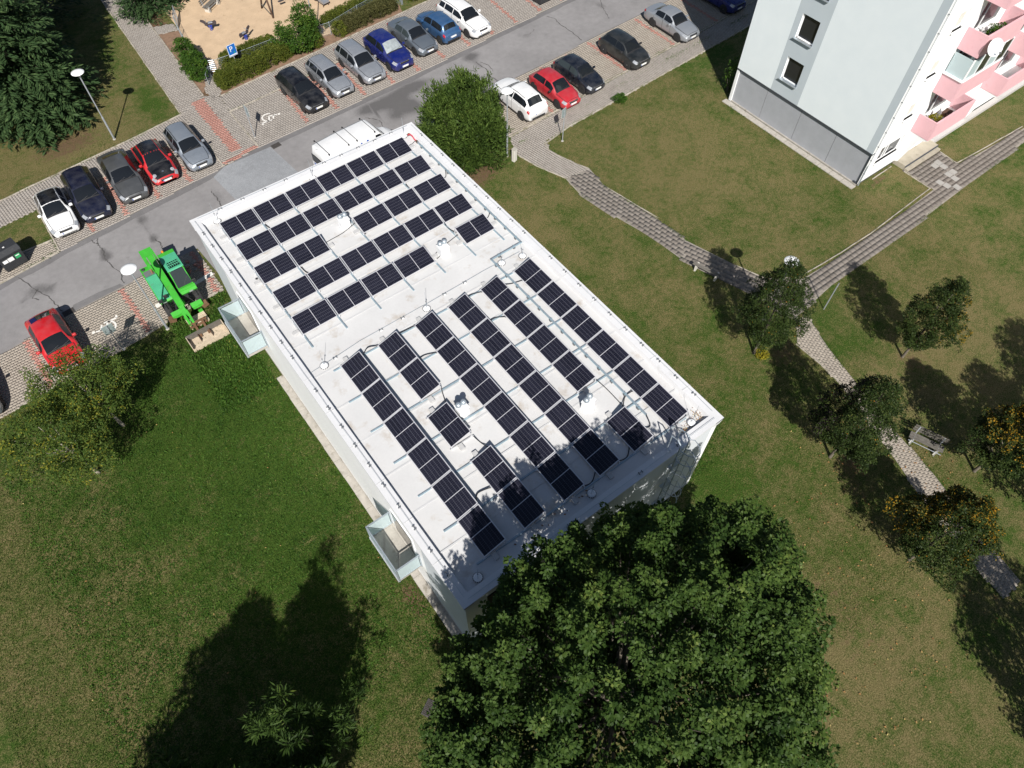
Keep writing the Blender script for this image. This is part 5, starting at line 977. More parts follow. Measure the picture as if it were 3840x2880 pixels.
# ---- yew bush behind the far right roof corner
def yew():
    rng=np.random.default_rng(71); r=empty('yew_bush',(17.75,2.55,0),0,'big rounded evergreen bush behind the far right roof corner','bush'); b=MB()
    U=lambda t:math.sqrt(max(0,1-t**2.0))*(.84+.16*min(1,t*5)); Ps=[]
    for (dx,dy,rr_,hh,n_) in ((0,0,2.1,4.7,330),(1.25,.5,1.5,4.0,150),(-1.2,.9,1.55,4.3,150),(.3,-1.35,1.5,3.7,150),(-1.1,-.9,1.35,3.6,120),(.4,1.4,1.4,4.4,120)):
        q,_=crown_pts(rng,n_,U,rr_,rr_,hh,.6,.2); Ps.append(q+np.array([dx,dy,0]))
    P=np.concatenate(Ps)
    P[:,2]+=.15+.35*np.abs(np.sin(P[:,0]*2.3)*np.cos(P[:,1]*1.9)); m=rng.poisson(48,len(P)); idx=np.repeat(np.arange(len(P)),m); N=len(idx)
    out=unit(P-np.array([0,0,.8])); d=unit(rng.normal(size=(N,3))*.75+out[idx]*.9+np.array([0,0,.55])); C=P[idx]+rng.normal(0,.16,(N,3))
    for i in rng.choice(len(P),40,replace=False): b.tube([(rng.uniform(-.3,.3),rng.uniform(-.3,.3),0),tuple(P[i]*.5),tuple(P[i])],[.06,.035,.01],5,False)
    b.build('stems','bark',r); L_=rng.uniform(.16,.34,N); t=np.clip(.35+rng.normal(0,.16,len(P))[idx]+rng.normal(0,.16,N)+.12*(d[:,2]),0,1)
    link('foliage',leaf_mesh('foliage',C,d,rng.normal(size=(N,3)),L_,L_*.26,t,'needle_yew',.15),r)
    k=rng.choice(len(P),150,replace=False); k=k[P[k][:,2]>1.2]; S=np.concatenate([P[k]+unit(out[k]*.35+np.array([0,0,1.0])+rng.normal(0,.12,(len(k),3)))*f_*rng.uniform(.6,1.1,(len(k),1)) for f_ in np.linspace(.1,.75,5)]); ii=np.repeat(np.arange(len(S)),13); M_=len(ii)
    dd=unit(rng.normal(size=(M_,3))*.6+np.array([0,0,1.0])); link('shoots',leaf_mesh('shoots',S[ii]+rng.normal(0,.06,(M_,3)),dd,rng.normal(size=(M_,3)),rng.uniform(.14,.28,M_),.05,np.clip(rng.normal(.62,.18,M_),0,1),'needle_yew',.15),r)
yew()
# ---- hedges and bushes
def bush(name,label,loc,pts,per,cr,ll,lw,lm,seed,rz=0,cat='bush',group=None,tintb=0,stems=True):
    """leaf clusters round the points pts (local)"""
    rng=np.random.default_rng(seed); r=empty(name,loc,rz,label,cat,group); P=np.asarray(pts,float); b=MB()
    for i in rng.choice(len(P),min(14,len(P)),replace=False): b.tube([(P[i][0]*.55,P[i][1]*.55,0),tuple(P[i])],[.03,.01],4,False)
    b.build('stems','bark',r); link('foliage',leaf_mesh('foliage',*clusters(rng,P,np.ones(len(P)),np.array([P[:,0].mean(),P[:,1].mean(),0]),per,cr,ll,lw,.5,tintb=tintb),lm),r)
def box_pts(rng,n,lx,ly,h,rnd=.35):
    """points on the top and sides of a clipped hedge with rounded shoulders"""
    q=rng.uniform(-1,1,(n*2,3)); q[:,2]=rng.uniform(0,1,n*2); f_=np.maximum(np.abs(q[:,:2]).max(1)**1,q[:,2]); q=q[f_>.72][:n]; e=np.clip(1-rnd*np.maximum(0,q[:,2]-.55)*np.abs(q[:,:2]).max(1),.5,1)
    return np.c_[q[:,0]*lx/2*e,q[:,1]*ly/2*e,q[:,2]*h]
rg=np.random.default_rng(5)
def hedge(label,poly_pts,wid,h,lm,seed,n,rnd=.35,tintb=0):
    (x0,y0),(x1,y1)=poly_pts; l=math.hypot(x1-x0,y1-y0); bush('hedge',label,((x0+x1)/2,(y0+y1)/2,0),box_pts(np.random.default_rng(seed),n,l,wid,h,rnd)+np.array([0,0,.05]),34,.17,.08,.055,lm,seed,math.atan2(y1-y0,x1-x0),'hedge','hedges round the playground',tintb)
hedge('long clipped hedge under the blue parking sign',((7.75,18.55),(13.6,19.35)),1.15,.95,'leaf_hedge',81,1100)
hedge('hedge strip on the playground side of the wire fence',((8.9,20.55),(13.2,20.75)),.9,.85,'leaf_hedge',82,700)
hedge('brownish hedge in front of the wire fence, right part',((18.0,19.5),(23.1,20.15)),1.0,.8,'leaf_hedge_brown',83,900)
hedge('low hedge strip behind the wire fence, right part',((17.3,21.0),(23.8,21.9)),.8,.7,'leaf_hedge',84,760)
bush('round_bush','small yellowish ball bush by the fence post',(17.75,19.25,0),crown_pts(np.random.default_rng(85),90,ell,.5,.5,.95,.7)[0],34,.14,.075,.05,'leaf_hedge',85,cat='bush',tintb=.15)
bush('round_bush','small yellowish bush at the foot of the tall green bush',(15.6,19.05,0),crown_pts(np.random.default_rng(86),110,ell,.6,.55,1.0,.7)[0],34,.14,.075,.05,'leaf_hedge',86,cat='bush',tintb=.1)
bush('tall_bush','tall bright green bush in front of the swing',(14.5,19.35,0),np.concatenate([crown_pts(np.random.default_rng(87),300,ell,1.6,1.15,2.3,.6,.2)[0],crown_pts(np.random.default_rng(88),130,ell,.75,.7,3.1,.5,.2)[0]+np.array([.9,.35,.2])]),34,.22,.11,.075,'leaf_bush',87,cat='bush')
bush('tall_bush','green bush between the footpath and the playground gate',(7.05,20.6,0),np.concatenate([crown_pts(np.random.default_rng(89),170,ell,.75,1.1,1.7,.6,.2)[0],crown_pts(np.random.default_rng(90),170,ell,.65,1.3,1.8,.6,.2)[0]+np.array([.15,1.6,0])]),34,.2,.10,.07,'leaf_bush',89,cat='bush',tintb=-.05)
bush('wall_shrub','straggly shrub in shade at the corner of the flats',(36.6,-2.9,0),crown_pts(np.random.default_rng(91),70,ell,.7,.7,2.3,.4,.3)[0],20,.2,.10,.07,'leaf_bush',91)
bush('tall_bush','small green bush at the top edge of the pavement',(24.9,20.3,0),crown_pts(np.random.default_rng(92),90,ell,.6,.5,.9,.6,.2)[0],30,.16,.09,.06,'leaf_hedge',92)
bush('suckers','bright yellow-green shoots at the foot of a young tree',(20.75,-20.0,0),crown_pts(np.random.default_rng(93),40,ell,.28,.28,.5,.4,.2)[0],22,.12,.08,.05,'leaf_yellow',93,cat='shoots')
bush('weed_clump','green weed tuft on the lawn edge by the near pavement',(29.4,.75,0),crown_pts(np.random.default_rng(94),60,ell,.5,.35,.35,.4,.2)[0],26,.14,.10,.04,'leaf_weed',94,cat='weeds')
# ---- grass and weeds: too many to count
def scatter(name,label,cat,n,boxs,seed,ll,lw,lm,up,avoid=None,tintb=0.,z=.0,clump=0,tv=.2):
    rng=np.random.default_rng(seed); pts=[]
    for (x0,x1,y0,y1),w in boxs: m=int(n*w); pts.append(np.c_[rng.uniform(x0,x1,m),rng.uniform(y0,y1,m)])
    P=np.concatenate(pts)
    if clump: c=rng.uniform(0,1,(len(P)//clump+1,2)); P=np.repeat(P[:len(P)//clump],clump,0)+rng.normal(0,.07,(len(P)//clump*clump,2))
    if avoid:
        for a in avoid: P=P[~inpoly(P,a)]
    N=len(P); D=np.c_[rng.normal(size=(N,2)),up*rng.uniform(.3,1.4,N)]; Nn=np.c_[rng.normal(0,.5,(N,2)),np.ones(N)]
    pat=.5+.5*np.sin(P[:,0]*.9+1.3*np.sin(P[:,1]*.7))*np.cos(P[:,1]*.8+np.sin(P[:,0]*.6)); t=np.clip(.40+tintb+(pat-.5)*.25+rng.normal(0,tv,N),0,1)
    o=link(name,leaf_mesh(name,np.c_[P,np.full(N,z)],D,Nn,ll*rng.uniform(.6,1.4,N),lw*rng.uniform(.6,1.3,N),t,lm,.1)); tag(o,label,cat,kind='stuff')
BLDP=[(-.32,.2),(12.7,.2),(12.7,-23.2),(-.32,-23.2)]; BAYP=sbL; PATHS=[SL_A,SL_B,P2L+P2R[::-1],near_sw,sbR]
scatter('grass','short green lawn grass left of the building','grass',150000,[((-16,0,-26,.2),1)],101,.085,.022,'grass_blade',.7,[BLDP,sbL],-.08)
scatter('grass','patchy lawn grass right of the building','grass',120000,[((12.6,24,-32,1),.6),((24,36,-24,2),.4)],102,.08,.02,'grass_blade',.7,[BLDP]+PATHS,.18)
scatter('grass','dry lawn grass beyond the left car row','grass',30000,[((-14,4.5,15.5,30),1)],103,.08,.02,'grass_blade',.7,[pave_n,cross],.25)
scatter('lawn_weeds','broad-leaved weeds in the lawn left of the building','weeds',42000,[((-13,-.2,-22,-1),.75),((-3.2,-.1,-7,.4),.25)],104,.11,.045,'leaf_weed',.45,[BLDP,sbL],.0,clump=6)
scatter('lush_weeds','tall lush weeds between the pallet and the wall','weeds',9000,[((-3.2,-.05,-6.5,.9),.8),((-1.2,.05,-3.4,.9),.2)],105,.20,.05,'leaf_weed',.9,[BLDP,[(-3.1,-2.1),(-.9,-2.1),(-.9,-1.0),(-3.1,-1.0)],[(-2.6,-.6),(-1.3,-.6),(-1.3,.3),(-2.6,.3)]],.05,clump=6)
scatter('lawn_weeds','broad-leaved weeds in the lawn along the right wall','weeds',14000,[((12.7,16,-23,-1),.7),((16,21,-22,-9),.3)],106,.10,.04,'leaf_weed',.4,PATHS,-.05,clump=6)
def edge_weeds(name,label,lines,n,seed,wid=.09,ll=.07):
    rng=np.random.default_rng(seed); P=[]
    for L in lines:
        for (x0,y0),(x1,y1) in zip(L[:-1],L[1:]):
            d_=math.hypot(x1-x0,y1-y0); m=int(n*d_); t=rng.random(m); k=np.sin(t*d_*1.7+x0)+np.sin(t*d_*.6+y0*2)+rng.normal(0,.5,m)>.25; t=t[k]; P.append(np.c_[x0+(x1-x0)*t,y0+(y1-y0)*t]+rng.normal(0,wid,(len(t),2)))
    P=np.concatenate(P); N=len(P); D=np.c_[rng.normal(size=(N,2)),rng.uniform(.1,.9,N)]
    o=link(name,leaf_mesh(name,np.c_[P,np.full(N,.03)],D,np.c_[rng.normal(0,.5,(N,2)),np.ones(N)],ll*rng.uniform(.6,1.5,N),ll*.4,np.clip(.5+rng.normal(0,.25,N),0,1),'leaf_weed',.1)); tag(o,label,'weeds',kind='stuff')
edge_weeds('kerb_weeds','weeds sprouting along the kerbs and path edges',[NB_L,NB_R[:4],LAWN_K[1:],SB_R,SW_G,[(x,y-.9) for x,y in SB_R],[(-6.4,9.5),(-6.35,13.7)],[(-10,9.0),(-6.4,9.5)],[(4.5,11),(4.5,14.8)],[(-.45,-6.4),(-.4,-22.3)],[(.02,.9),(.02,-3.4)],[(34.95,-14.6),(34.98,-4)],[(21.3,-3.2),(21.1,-5),(22.1,-10.2),(22.3,-12.6)],[(23.1,-3.4),(22.8,-5.4),(23.5,-9.2),(23.6,-11.7)],[(25.2,-16.6),(26.7,-17.6),(33,-17.85)],[(26,-19.3),(34,-19.1),(42,-18.85),(50,-18.7)],P2L,P2R,[(42.7,-15.9),(42.6,-17.2),(46,-17.5)]],70,111)
edge_weeds('bay_weeds','small weeds between the blocks of the near pavement',[[(30,1.6),(41,2.4)],[(28,1.9),(40,2.9)],[(40.4,-16),(41.5,-17.5)],[(41.5,-16.2),(42.3,-17.6)]],30,112,.22,.06)
scatter('fallen_leaves','fallen orange leaves on the grass beside the maple and path','leaves',420,[((9,20,-36,-26),.6),((18,24,-32,-24),.4)],107,.09,.06,'leaf_fallen',.1,None,.1,z=.05)
scatter('fallen_leaves','few pale fallen leaves on the left lawn','leaves',26,[((-14,-1,-22,-4),1)],108,.08,.06,'leaf_fallen',.1,None,.3,z=.06)
litter('roof_litter',[(12.0,-22.35),(11.9,-22.3),(11.2,-22.45),(11.0,-22.5)],.12,90,'leaf_fallen',RZ+.03,.06,6,'brown leaf litter in the roof corner by the ladder','leaves')
litter('roof_litter',[(5.2,-22.4),(4.2,-22.0),(3.0,-22.3),(6.2,-22.2)],.3,26,'dead_leaf',RZ+.03,.10,7,'scattered dead leaves on the shaded roof edge','leaves')
# ================================================================ street furniture
pm('pole_grey',(.40,.43,.46),.5,metal=.4,var=.12,scale=5); pm('lamp_white',(.84,.85,.86),.3,var=.03,scale=6); pm('sign_back',(.30,.36,.36),.55,metal=.3,var=.08,scale=5); pm('sign_blue',(.012,.13,.46),.4,var=.04); pm('sign_white',(.80,.80,.80),.45,var=.03); pm('bin_black',(.028,.030,.034),.55,var=.2,scale=4,grime=((.07,.07,.07),3,.6)); pm('bin_blue',(.02,.04,.30),.5,var=.15); pm('sticker_green',(.03,.33,.12),.5,var=.1); pm('wood_grey',(.13,.12,.105),.85,var=.28,scale=7,bmp=.4,rnd=.15); pm('wood_pale',(.52,.43,.32),.85,var=.2,scale=6,bmp=.3,rnd=.15,grime=((.25,.19,.13),3,.62)); pm('wood_brown',(.095,.055,.038),.8,var=.3,scale=7,bmp=.3); pm('concrete_pale',(.56,.54,.49),.85,var=.12,scale=4,bmp=.3)
def lamp(x,y,h,label):
    r=empty('street_lamp',(x,y,0),0,label,'street lamp','street lamps with white disc heads'); MB().tube([(0,0,0),(0,0,h*.36)],.062,10).build('lower_pole','pole_grey',r); MB().tube([(0,0,h*.36),(0,0,h)],.040,10).build('upper_pole','pole_grey',r); MB().lathe([(.062,h*.35),(.066,h*.36),(.042,h*.385)],n=10).build('collar','pole_grey',r); MB().lathe([(.10,0),(.10,.05),(.07,.06)],n=10).build('foot','concrete',r)
    MB().lathe([(.045,h-.02),(.075,h+.03),(.10,h+.16),(.20,h+.23),(.21,h+.235)],n=20).build('lamp_body','white_metal',r,True); MB().lathe([(.20,h+.225),(.37,h+.245),(.385,h+.26),(.37,h+.285),(.22,h+.33),(.0,h+.345)],n=28).build('lamp_shade','lamp_white',r,True)
lamp(-.18,17.43,4.55,'street lamp with white disc head on the dry lawn by the spruce'); lamp(-3.48,.30,4.45,'street lamp with white disc head beside the green telehandler'); lamp(19.6,.73,4.5,'street lamp with white disc head beside the evergreen bush'); lamp(22.75,-18.45,4.35,'street lamp whose white head shows above the dark young tree'); lamp(16.23,20.17,4.6,'street lamp standing in the tall bush by the swing')
def text_mesh(s,size,m,name='lettering'):
    c=bpy.data.curves.new('txt','FONT'); c.body=s; c.size=size; c.align_x='CENTER'; c.align_y='CENTER'; c.extrude=.002; o=bpy.data.objects.new('txt',c); COL.objects.link(o); dg=bpy.context.evaluated_depsgraph_get(); me=bpy.data.meshes.new_from_object(o.evaluated_get(dg)); bpy.data.objects.remove(o); me.materials.clear(); me.materials.append(mat(m)); return me
def sign(x,y,h,w,ph,rz,label,front=True,blue=False):
    """plate faces local -y; its back faces +y"""
    r=empty('road_sign',(x,y,0),rz,label,'sign'); MB().tube([(0,0,0),(0,0,h)],.03,8).build('post','pole_grey',r); MB().lathe([(.09,0),(.09,.04),(.04,.05)],n=10).build('foot','concrete',r)
    pl=MB().bbox((0,-.045,h-ph),(w,.02,ph),.006).build('plate_back','sign_back',r)
    f_=MB().box((0,-.062,h-ph/2),(w-.01,.008,ph-.01)).build('plate_face','sign_white',r); MB().box((0,-.068,h-ph/2),(w-.06,.006,ph-.06)).build('blue_field','sign_blue',f_)
    if blue:
        o=link('letter_p',text_mesh('P',.52,'sign_white'),f_); o.location=(-.05,-.0735,h-ph*.40); o.rotation_euler=(rad(90),0,0)
        MB().box((.13,-.073,h-ph*.72),(.09,.004,.09)).build('pictogram','sticker_green',f_); MB().box((0,-.073,h-ph*.885),(w-.10,.004,.07)).build('text_line','sign_white',f_)
    else:
        o=link('letter_p',text_mesh('P',.34,'sign_white'),f_); o.location=(0,-.0735,h-ph/2); o.rotation_euler=(rad(90),0,0)
    for zz in (h-ph*.25,h-ph*.75): MB().box((0,-.02,zz),(.12,.05,.04)).build('bracket','galv',r)
sign(9.61,19.46,2.12,.66,.84,rad(8),'blue parking sign on a post in the clipped hedge',blue=True)
sign(7.31,12.11,2.35,.5,.7,rad(95),'parking sign seen edge-on at the disabled bay on the far side'); sign(-5.85,.36,2.0,.55,.6,rad(184),'grey back of a sign beside the painted wheelchair symbol near the red car'); sign(23.43,-.24,2.45,.45,.62,rad(195),'grey back of a sign on the lawn beside the near pavement')
po=empty('metal_post',(26.0,-19.93,0),0,'short bare metal post on the grass where the paths meet','post'); MB().tube([(0,0,0),(0,0,2.15)],.032,8).build('tube','pole_grey',po); MB().lathe([(.035,2.13),(.04,2.16),(.0,2.17)],n=8).build('cap','plastic_grey',po)
cp=empty('concrete_post',(19.72,.12,0),.3,'stubby pale concrete pillar beside the lamp post','pillar'); MB().bbox((0,0,0),(.30,.24,.9),.02).build('shaft','concrete_pale',cp); MB().box((0,0,.91),(.32,.26,.03)).build('cap','concrete',cp)
def container(x,y,rz,label,m='bin_black',s=1.0,st=True):
    r=empty('waste_container',(x,y,0),rz,label,'bin'); MB().box((0,0,.62),(1.22,.95,.95),taper=1.08).build('tub','black' if False else m,r); lid=MB(); lid.extr([(-.58,1.10),(-.58,1.16),(-.30,1.33),(.25,1.36),(.56,1.22),(.56,1.10)],0,-.69,.69); lid.build('lid',m,r); MB().box((0,-.54,1.08),(1.34,.05,.06)).build('rim',m,r)
    for dx in (-.5,.5):
        for dy in (-.36,.36): MB().lathe([(.10,-.03),(.10,.03)],(dx,dy,.10),12,'y').build('wheel','tyre',r)
    if st:
        for dx,w,h_,mm in ((-.36,.26,.2,'sign_white'),(-.05,.3,.24,'sign_white'),(.34,.28,.28,'sticker_green')): q=MB().box((dx,-.522,.78),(w,.012,h_)).build('sticker',mm,r); q.rotation_euler=(rad(0),0,0)
        MB().box((.34,-.53,.84),(.2,.012,.05)).build('sticker_text','sign_white',r); MB().box((.05,-.1,1.352),(.1,.08,.008)).build('lid_sticker','sign_white',r)
    for dx in (-.72,.72): MB().tube([(dx,-.2,.98),(dx,.2,.98)],.025,6).build('handle','plastic_grey',r)
container(-8.62,10.0,rad(10),'black wheeled waste container with stickers beside the left bays'); container(-10.4,9.75,rad(6),'blue lidded waste container at the left edge of the photo','bin_blue',st=False); container(32.95,14.0,rad(5),'black waste bin at the top edge of the road')
def bench(loc,rz,l,back,label):
    r=empty('park_bench',loc,rz,label,'bench','park benches beside the path')
    for k in range(3 if back else 2): MB().bbox((0,-.13+k*.14,.42),(l,.115,.04),.008).build('seat_slat','wood_grey',r)
    for sx in (-l*.36,l*.36):
        MB().box((sx,0,.20),(.10,.40,.40)).build('leg','concrete_pale',r)
        if back: MB().box((sx,.27,.62),(.05,.05,.55),rx=rad(-12)).build('back_post','pole_grey',r); MB().tube([(sx,-.3,.05),(sx,-.3,.44),(sx,.2,.44)],.02,6).build('side_frame','pole_grey',r)
    if back:
        for k in range(3): MB().bbox((0,.27+k*.03,.55+k*.13),(l,.035,.10),.006).build('back_slat','wood_grey',r)
        MB().tube([(-l*.48,-.32,.40),(l*.48,-.32,.40)],.018,6).build('front_bar','pole_grey',r)
bench((22.62,-14.2,0),rad(-74),1.75,False,'low backless bench half in tree shade beside the slab path'); bench((23.05,-28.4,0),rad(-70),1.6,True,'weathered slatted bench with backrest beside the block path'); bench((11.55,28.45,0),rad(34),1.7,True,'wooden bench in shade at the playground edge')

# ================================================================ green telehandler
pm('loader_green',(.050,.37,.035),.42,var=.12,scale=3,coat=.3,grime=((.075,.20,.045),2.2,.58)); pm('loader_mint',(.075,.38,.215),.35,var=.1,scale=3,coat=.4,grime=((.10,.26,.15),2.5,.6)); pm('rust_steel',(.20,.115,.065),.7,metal=.3,var=.3,scale=6); pm('amber',(.75,.22,.02),.3,var=.1); pm('loader_dark',(.03,.032,.034),.6,var=.25,scale=6)
TH=empty('telehandler',(-2.1,2.35,.032),rad(-90),'bright green telehandler with lowered forks parked beside the white wall','telehandler')
def tp(n,b,m,par=TH,sm=False): return b.build(n,m,par,sm)
ch=MB(); ch.extr([(-.42,.45),(.42,.45),(.42,.95),(-.42,.95)],0,-1.45,1.35); tp('chassis',ch,'loader_dark')
BT=MB().lathe([(.24,-.17),(.38,-.18),(.43,-.14),(.44,0),(.43,.14),(.38,.18),(.24,.17)],(0,0,0),22,'y').me('tyre','tyre',True)
tread=MB()
for k in range(18):
    a=2*math.pi*k/18
    for s_ in (-1,1): tread.box((.445*math.cos(a+.1*s_),s_*.08,.445*math.sin(a+.1*s_)),(.03,.16,.05),ry=-a,rz=.35*s_)
TR=tread.me('tread','tyre'); HUB=MB().lathe([(.24,-.13),(.2,-.10),(.1,-.12),(.1,.12),(.2,.10),(.24,.13)],(0,0,0),16,'y').me('hub','loader_green')
for x in (1.32,-1.05):
    for y in (-.84,.84):
        w=link('wheel',BT,TH,(x,y,.44)); link('tread',TR,w); link('hub',HUB,w); 
        fd=MB(); fd.tube([(x-.46,y,.62),(x-.34,y,.86),(x,y,.96),(x+.34,y,.86)],.02,4); fd.build('mudguard','loader_dark',TH)
# bonnet on the right flank: green casing, mint lid, grille
hb=MB(); hb.extr([(-1.55,.62),(1.02,.62),(1.25,.98),(1.15,1.10),(-.6,1.32),(-1.5,1.28)],1,-1.02,-.36); tp('engine_cover',hb,'loader_green')
hl=MB(); hl.extr([(-.62,1.27),(1.16,1.07),(1.20,1.10),(.9,1.19),(-.55,1.39),(-.64,1.36)],1,-.98,-.40); tp('bonnet_lid',hl,'loader_mint'); tp('air_grille',MB().box((-.88,-.69,1.325),(.44,.52,.03)),'plastic_grey'); tp('exhaust_cap',MB().lathe([(.10,0),(.10,.05),(.05,.08),(0,.08)],(-1.32,-.86,1.28),12),'loader_dark')
tp('headlamp',MB().box((1.22,-.78,.98),(.05,.2,.10)),'lamp_clear'); tp('headlamp',MB().box((1.335,.66,1.03),(.05,.2,.10)),'lamp_clear')
# cab on the left flank
cb=MB(); cb.extr([(-.95,.62),(.98,.62),(1.30,1.05),(1.20,1.30),(-.95,1.30)],1,.10,1.0); tp('cab_base',cb,'loader_green')
for x,y in ((-.55,.16),(-.55,.93),(.62,.16),(.62,.93)):
    x2=x+(.50 if x>0 else -.1); tp('cab_pillar',MB().tube([(x2,y,1.28),(x,y*.98+.01,2.20)],.035,6),'loader_green')
cr=MB(); cr.extr([(-.72,2.16),(.62,2.16),(.58,2.22),(.2,2.27),(-.55,2.27),(-.72,2.22)],1,.12,.98); tp('cab_roof',cr,'loader_mint'); tp('roof_rear_edge',MB().box((-.66,.55,2.24),(.26,.86,.07)),'loader_green'); tp('roof_window',MB().box((.28,.58,2.262),(.44,.62,.022)),'car_glass')
for k in range(6): tp('guard_bar',MB().tube([(.08,.30+k*.11,2.295),(.50,.30+k*.11+.03,2.285)],.014,5),'loader_mint')
for k in range(2): tp('guard_bar',MB().tube([(.2+.16*k,.27,2.30),(.2+.16*k,.90,2.30)],.014,5),'loader_mint')
def quad(n,pts,m): return tp(n,MB().add(pts+[(p[0]-.012,p[1],p[2]-.012) for p in pts],[(0,1,2,3),(7,6,5,4),(0,4,5,1),(1,5,6,2),(2,6,7,3),(3,7,4,0)]),m)
quad('windscreen',[(.66,.19,2.16),(.66,.91,2.16),(1.13,.94,1.36),(1.13,.15,1.36)],'car_glass_light'); quad('side_window',[(-.58,.985,2.13),(.58,.985,2.13),(1.04,1.0,1.34),(-.62,1.0,1.34)],'car_glass_light'); quad('rear_window',[(-.63,.2,2.12),(-.68,.2,1.34),(-.68,.9,1.34),(-.63,.9,2.12)],'car_glass')
tp('seat',MB().box((-.1,.55,1.42),(.5,.5,.25)).box((-.35,.55,1.75),(.14,.48,.6)),'loader_dark'); tp('steering_wheel',MB().lathe([(.17,0),(.19,.015),(.17,.03)],(.45,.55,1.60),14),'loader_dark'); tp('wiper',MB().tube([(1.12,.5,1.40),(.92,.85,1.72)],.01,4),'loader_dark')
tp('nose_panel',MB().extr([(1.1,.92),(1.30,.92),(1.36,1.05),(1.28,1.18),(1.12,1.18)],1,.12,1.0),'loader_green')
# telescopic boom from the rear pivot down to the carriage
bm=MB(); bm.extr([(-1.62,1.72),(-1.45,2.16),(-1.1,2.12),(2.15,1.28),(2.2,1.0),(2.05,.95),(-1.2,1.72)],1,-.36,-.03); tp('boom',bm,'loader_green'); tp('boom_top_plate',MB().extr([(-1.35,2.150),(2.1,1.296),(2.1,1.312),(-1.35,2.166)],1,-.33,-.06),'loader_green')
tp('pivot_bracket',MB().extr([(-1.75,1.2),(-1.70,2.05),(-1.45,2.22),(-.95,2.10),(-.85,1.2)],1,-.58,-.40).extr([(-1.75,1.2),(-1.70,2.05),(-1.45,2.22),(-.95,2.10),(-.85,1.2)],1,.0,.09),'loader_green'); tp('pivot_cover',MB().box((-1.42,-.26,2.19),(.5,.64,.05),ry=rad(10)),'loader_green')
tp('inner_boom',MB().extr([(2.1,1.22),(2.62,.98),(2.66,.82),(2.1,1.0)],1,-.30,-.09),'loader_green'); tp('boom_head',MB().extr([(2.45,1.05),(2.78,.92),(2.95,.35),(2.80,.22),(2.5,.80)],1,-.36,-.24).extr([(2.45,1.05),(2.78,.92),(2.95,.35),(2.80,.22),(2.5,.80)],1,-.16,-.04),'loader_green'); tp('lift_ram',MB().tube([(-.6,-.55,1.15),(-1.15,-.5,1.75)],.06,8),'rust_steel'); tp('tilt_ram',MB().tube([(2.2,-.2,.95),(2.75,-.2,.45)],.05,8),'chrome')
tp('carriage',MB().box((2.9,.1,.40),(.08,.95,.10)).box((2.9,.1,.14),(.08,.95,.10)).box((2.9,-.3,.27),(.07,.07,.36)).box((2.9,.5,.27),(.07,.07,.36)),'rust_steel')
for y in (-.12,.32): tp('fork',MB().extr([(2.95,.40),(3.0,.40),(3.02,.12),(3.75,.10),(3.75,.085),(2.95,.07)],1,y-.06,y+.06),'rust_steel')
# stabilisers
for s_ in (-1,1):
    tp('stabiliser_arm',MB().extr([(1.75,.62),(1.98,.50),(2.0,.34),(1.75,.45)],1,s_*.25 if s_>0 else -.85,.85 if s_>0 else -.25),'loader_green'); tp('stabiliser_pad',MB().box((1.92,s_*.92,.32),(.30,.34,.22),rx=rad(18*s_)),'rust_steel'); tp('hydraulic_hose',MB().tube([(1.2,s_*.3,.7),(1.5,s_*.4,.75),(1.6,s_*.5,.5)],.02,5),'loader_dark')
tp('front_valve',MB().box((1.5,-.1,.72),(.25,.35,.22)),'loader_green')
for (x,y,z,a) in ((1.55,-.95,1.45,(1.25,-.9,1.1)),(1.25,-.62,1.35,(1.1,-.55,1.15)),(1.35,1.05,1.6,(1.1,.95,1.4))): tp('wing_mirror',MB().bbox((x,y,z-.1),(.06,.20,.24),.02),'loader_dark'); tp('mirror_arm',MB().tube([a,(x,y,z)],.014,5),'loader_dark')
tp('beacon',MB().lathe([(.06,0),(.06,.10),(.04,.14),(0,.15)],(-.85,.45,2.22),12),'amber'); tp('beacon_arm',MB().tube([(-.7,.45,2.2),(-.85,.45,2.22)],.015,5),'loader_dark')
# pallet, wooden trough, loose blocks
pa=empty('wooden_pallet',(-1.95,-.18,.0),rad(2),'pale wooden pallet in the weeds under the forks','pallet')
for k in range(7): MB().box((0,-.34+k*.112,.135),(1.05,.085,.022)).build('top_slat','wood_pale',pa)
for k in (-.46,0,.46): MB().box((k,0,.07),(.10,.78,.09)).build('runner','wood_pale',pa)
for k in (-.46,.46): MB().box((k*.9,.45,.12),(.22,.16,.2)).build('green_block','loader_green',pa)
tr=empty('wooden_trough',(-1.95,-1.58,0),rad(1.5),'long open wooden trough lying in the weeds','trough')
MB().box((0,0,.04),(1.95,.86,.03)).build('floor_board','wood_pale',tr); MB().box((0,.43,.22),(2.0,.035,.42)).build('long_side','wood_grey',tr); MB().box((0,-.43,.12),(2.0,.035,.22)).build('long_side','wood_pale',tr)
for x in (-.99,.99): MB().box((x,0,.2),(.035,.84,.36)).build('end_board','wood_pale',tr)
for x in (-.4,.25): MB().box((x,.18,.14),(.03,.48,.2)).build('divider','wood_brown',tr)
rr=random.Random(8)
for k in range(14):
    x=-.45+rr.uniform(-.45,.45); y=3.75+rr.uniform(-.6,.5); red=rr.random()<.5
    o=MB().bbox((0,0,0),(.2,.16,.08),.01).build('loose_block','paver_red' if red else 'paver',None); o.location=(x,y,.035+rr.uniform(0,.03)); o.rotation_euler=(rr.uniform(-.3,.3),rr.uniform(-.3,.3),rr.uniform(0,3)); at=o.data.attributes.new('tint','FLOAT','POINT'); at.data.foreach_set('value',[rr.uniform(.2,.9)]*len(o.data.vertices))
    tag(o,'loose red paving block dug up between telehandler and white wall' if red else 'loose grey paving block dug up between telehandler and white wall','block','dug-up paving blocks')
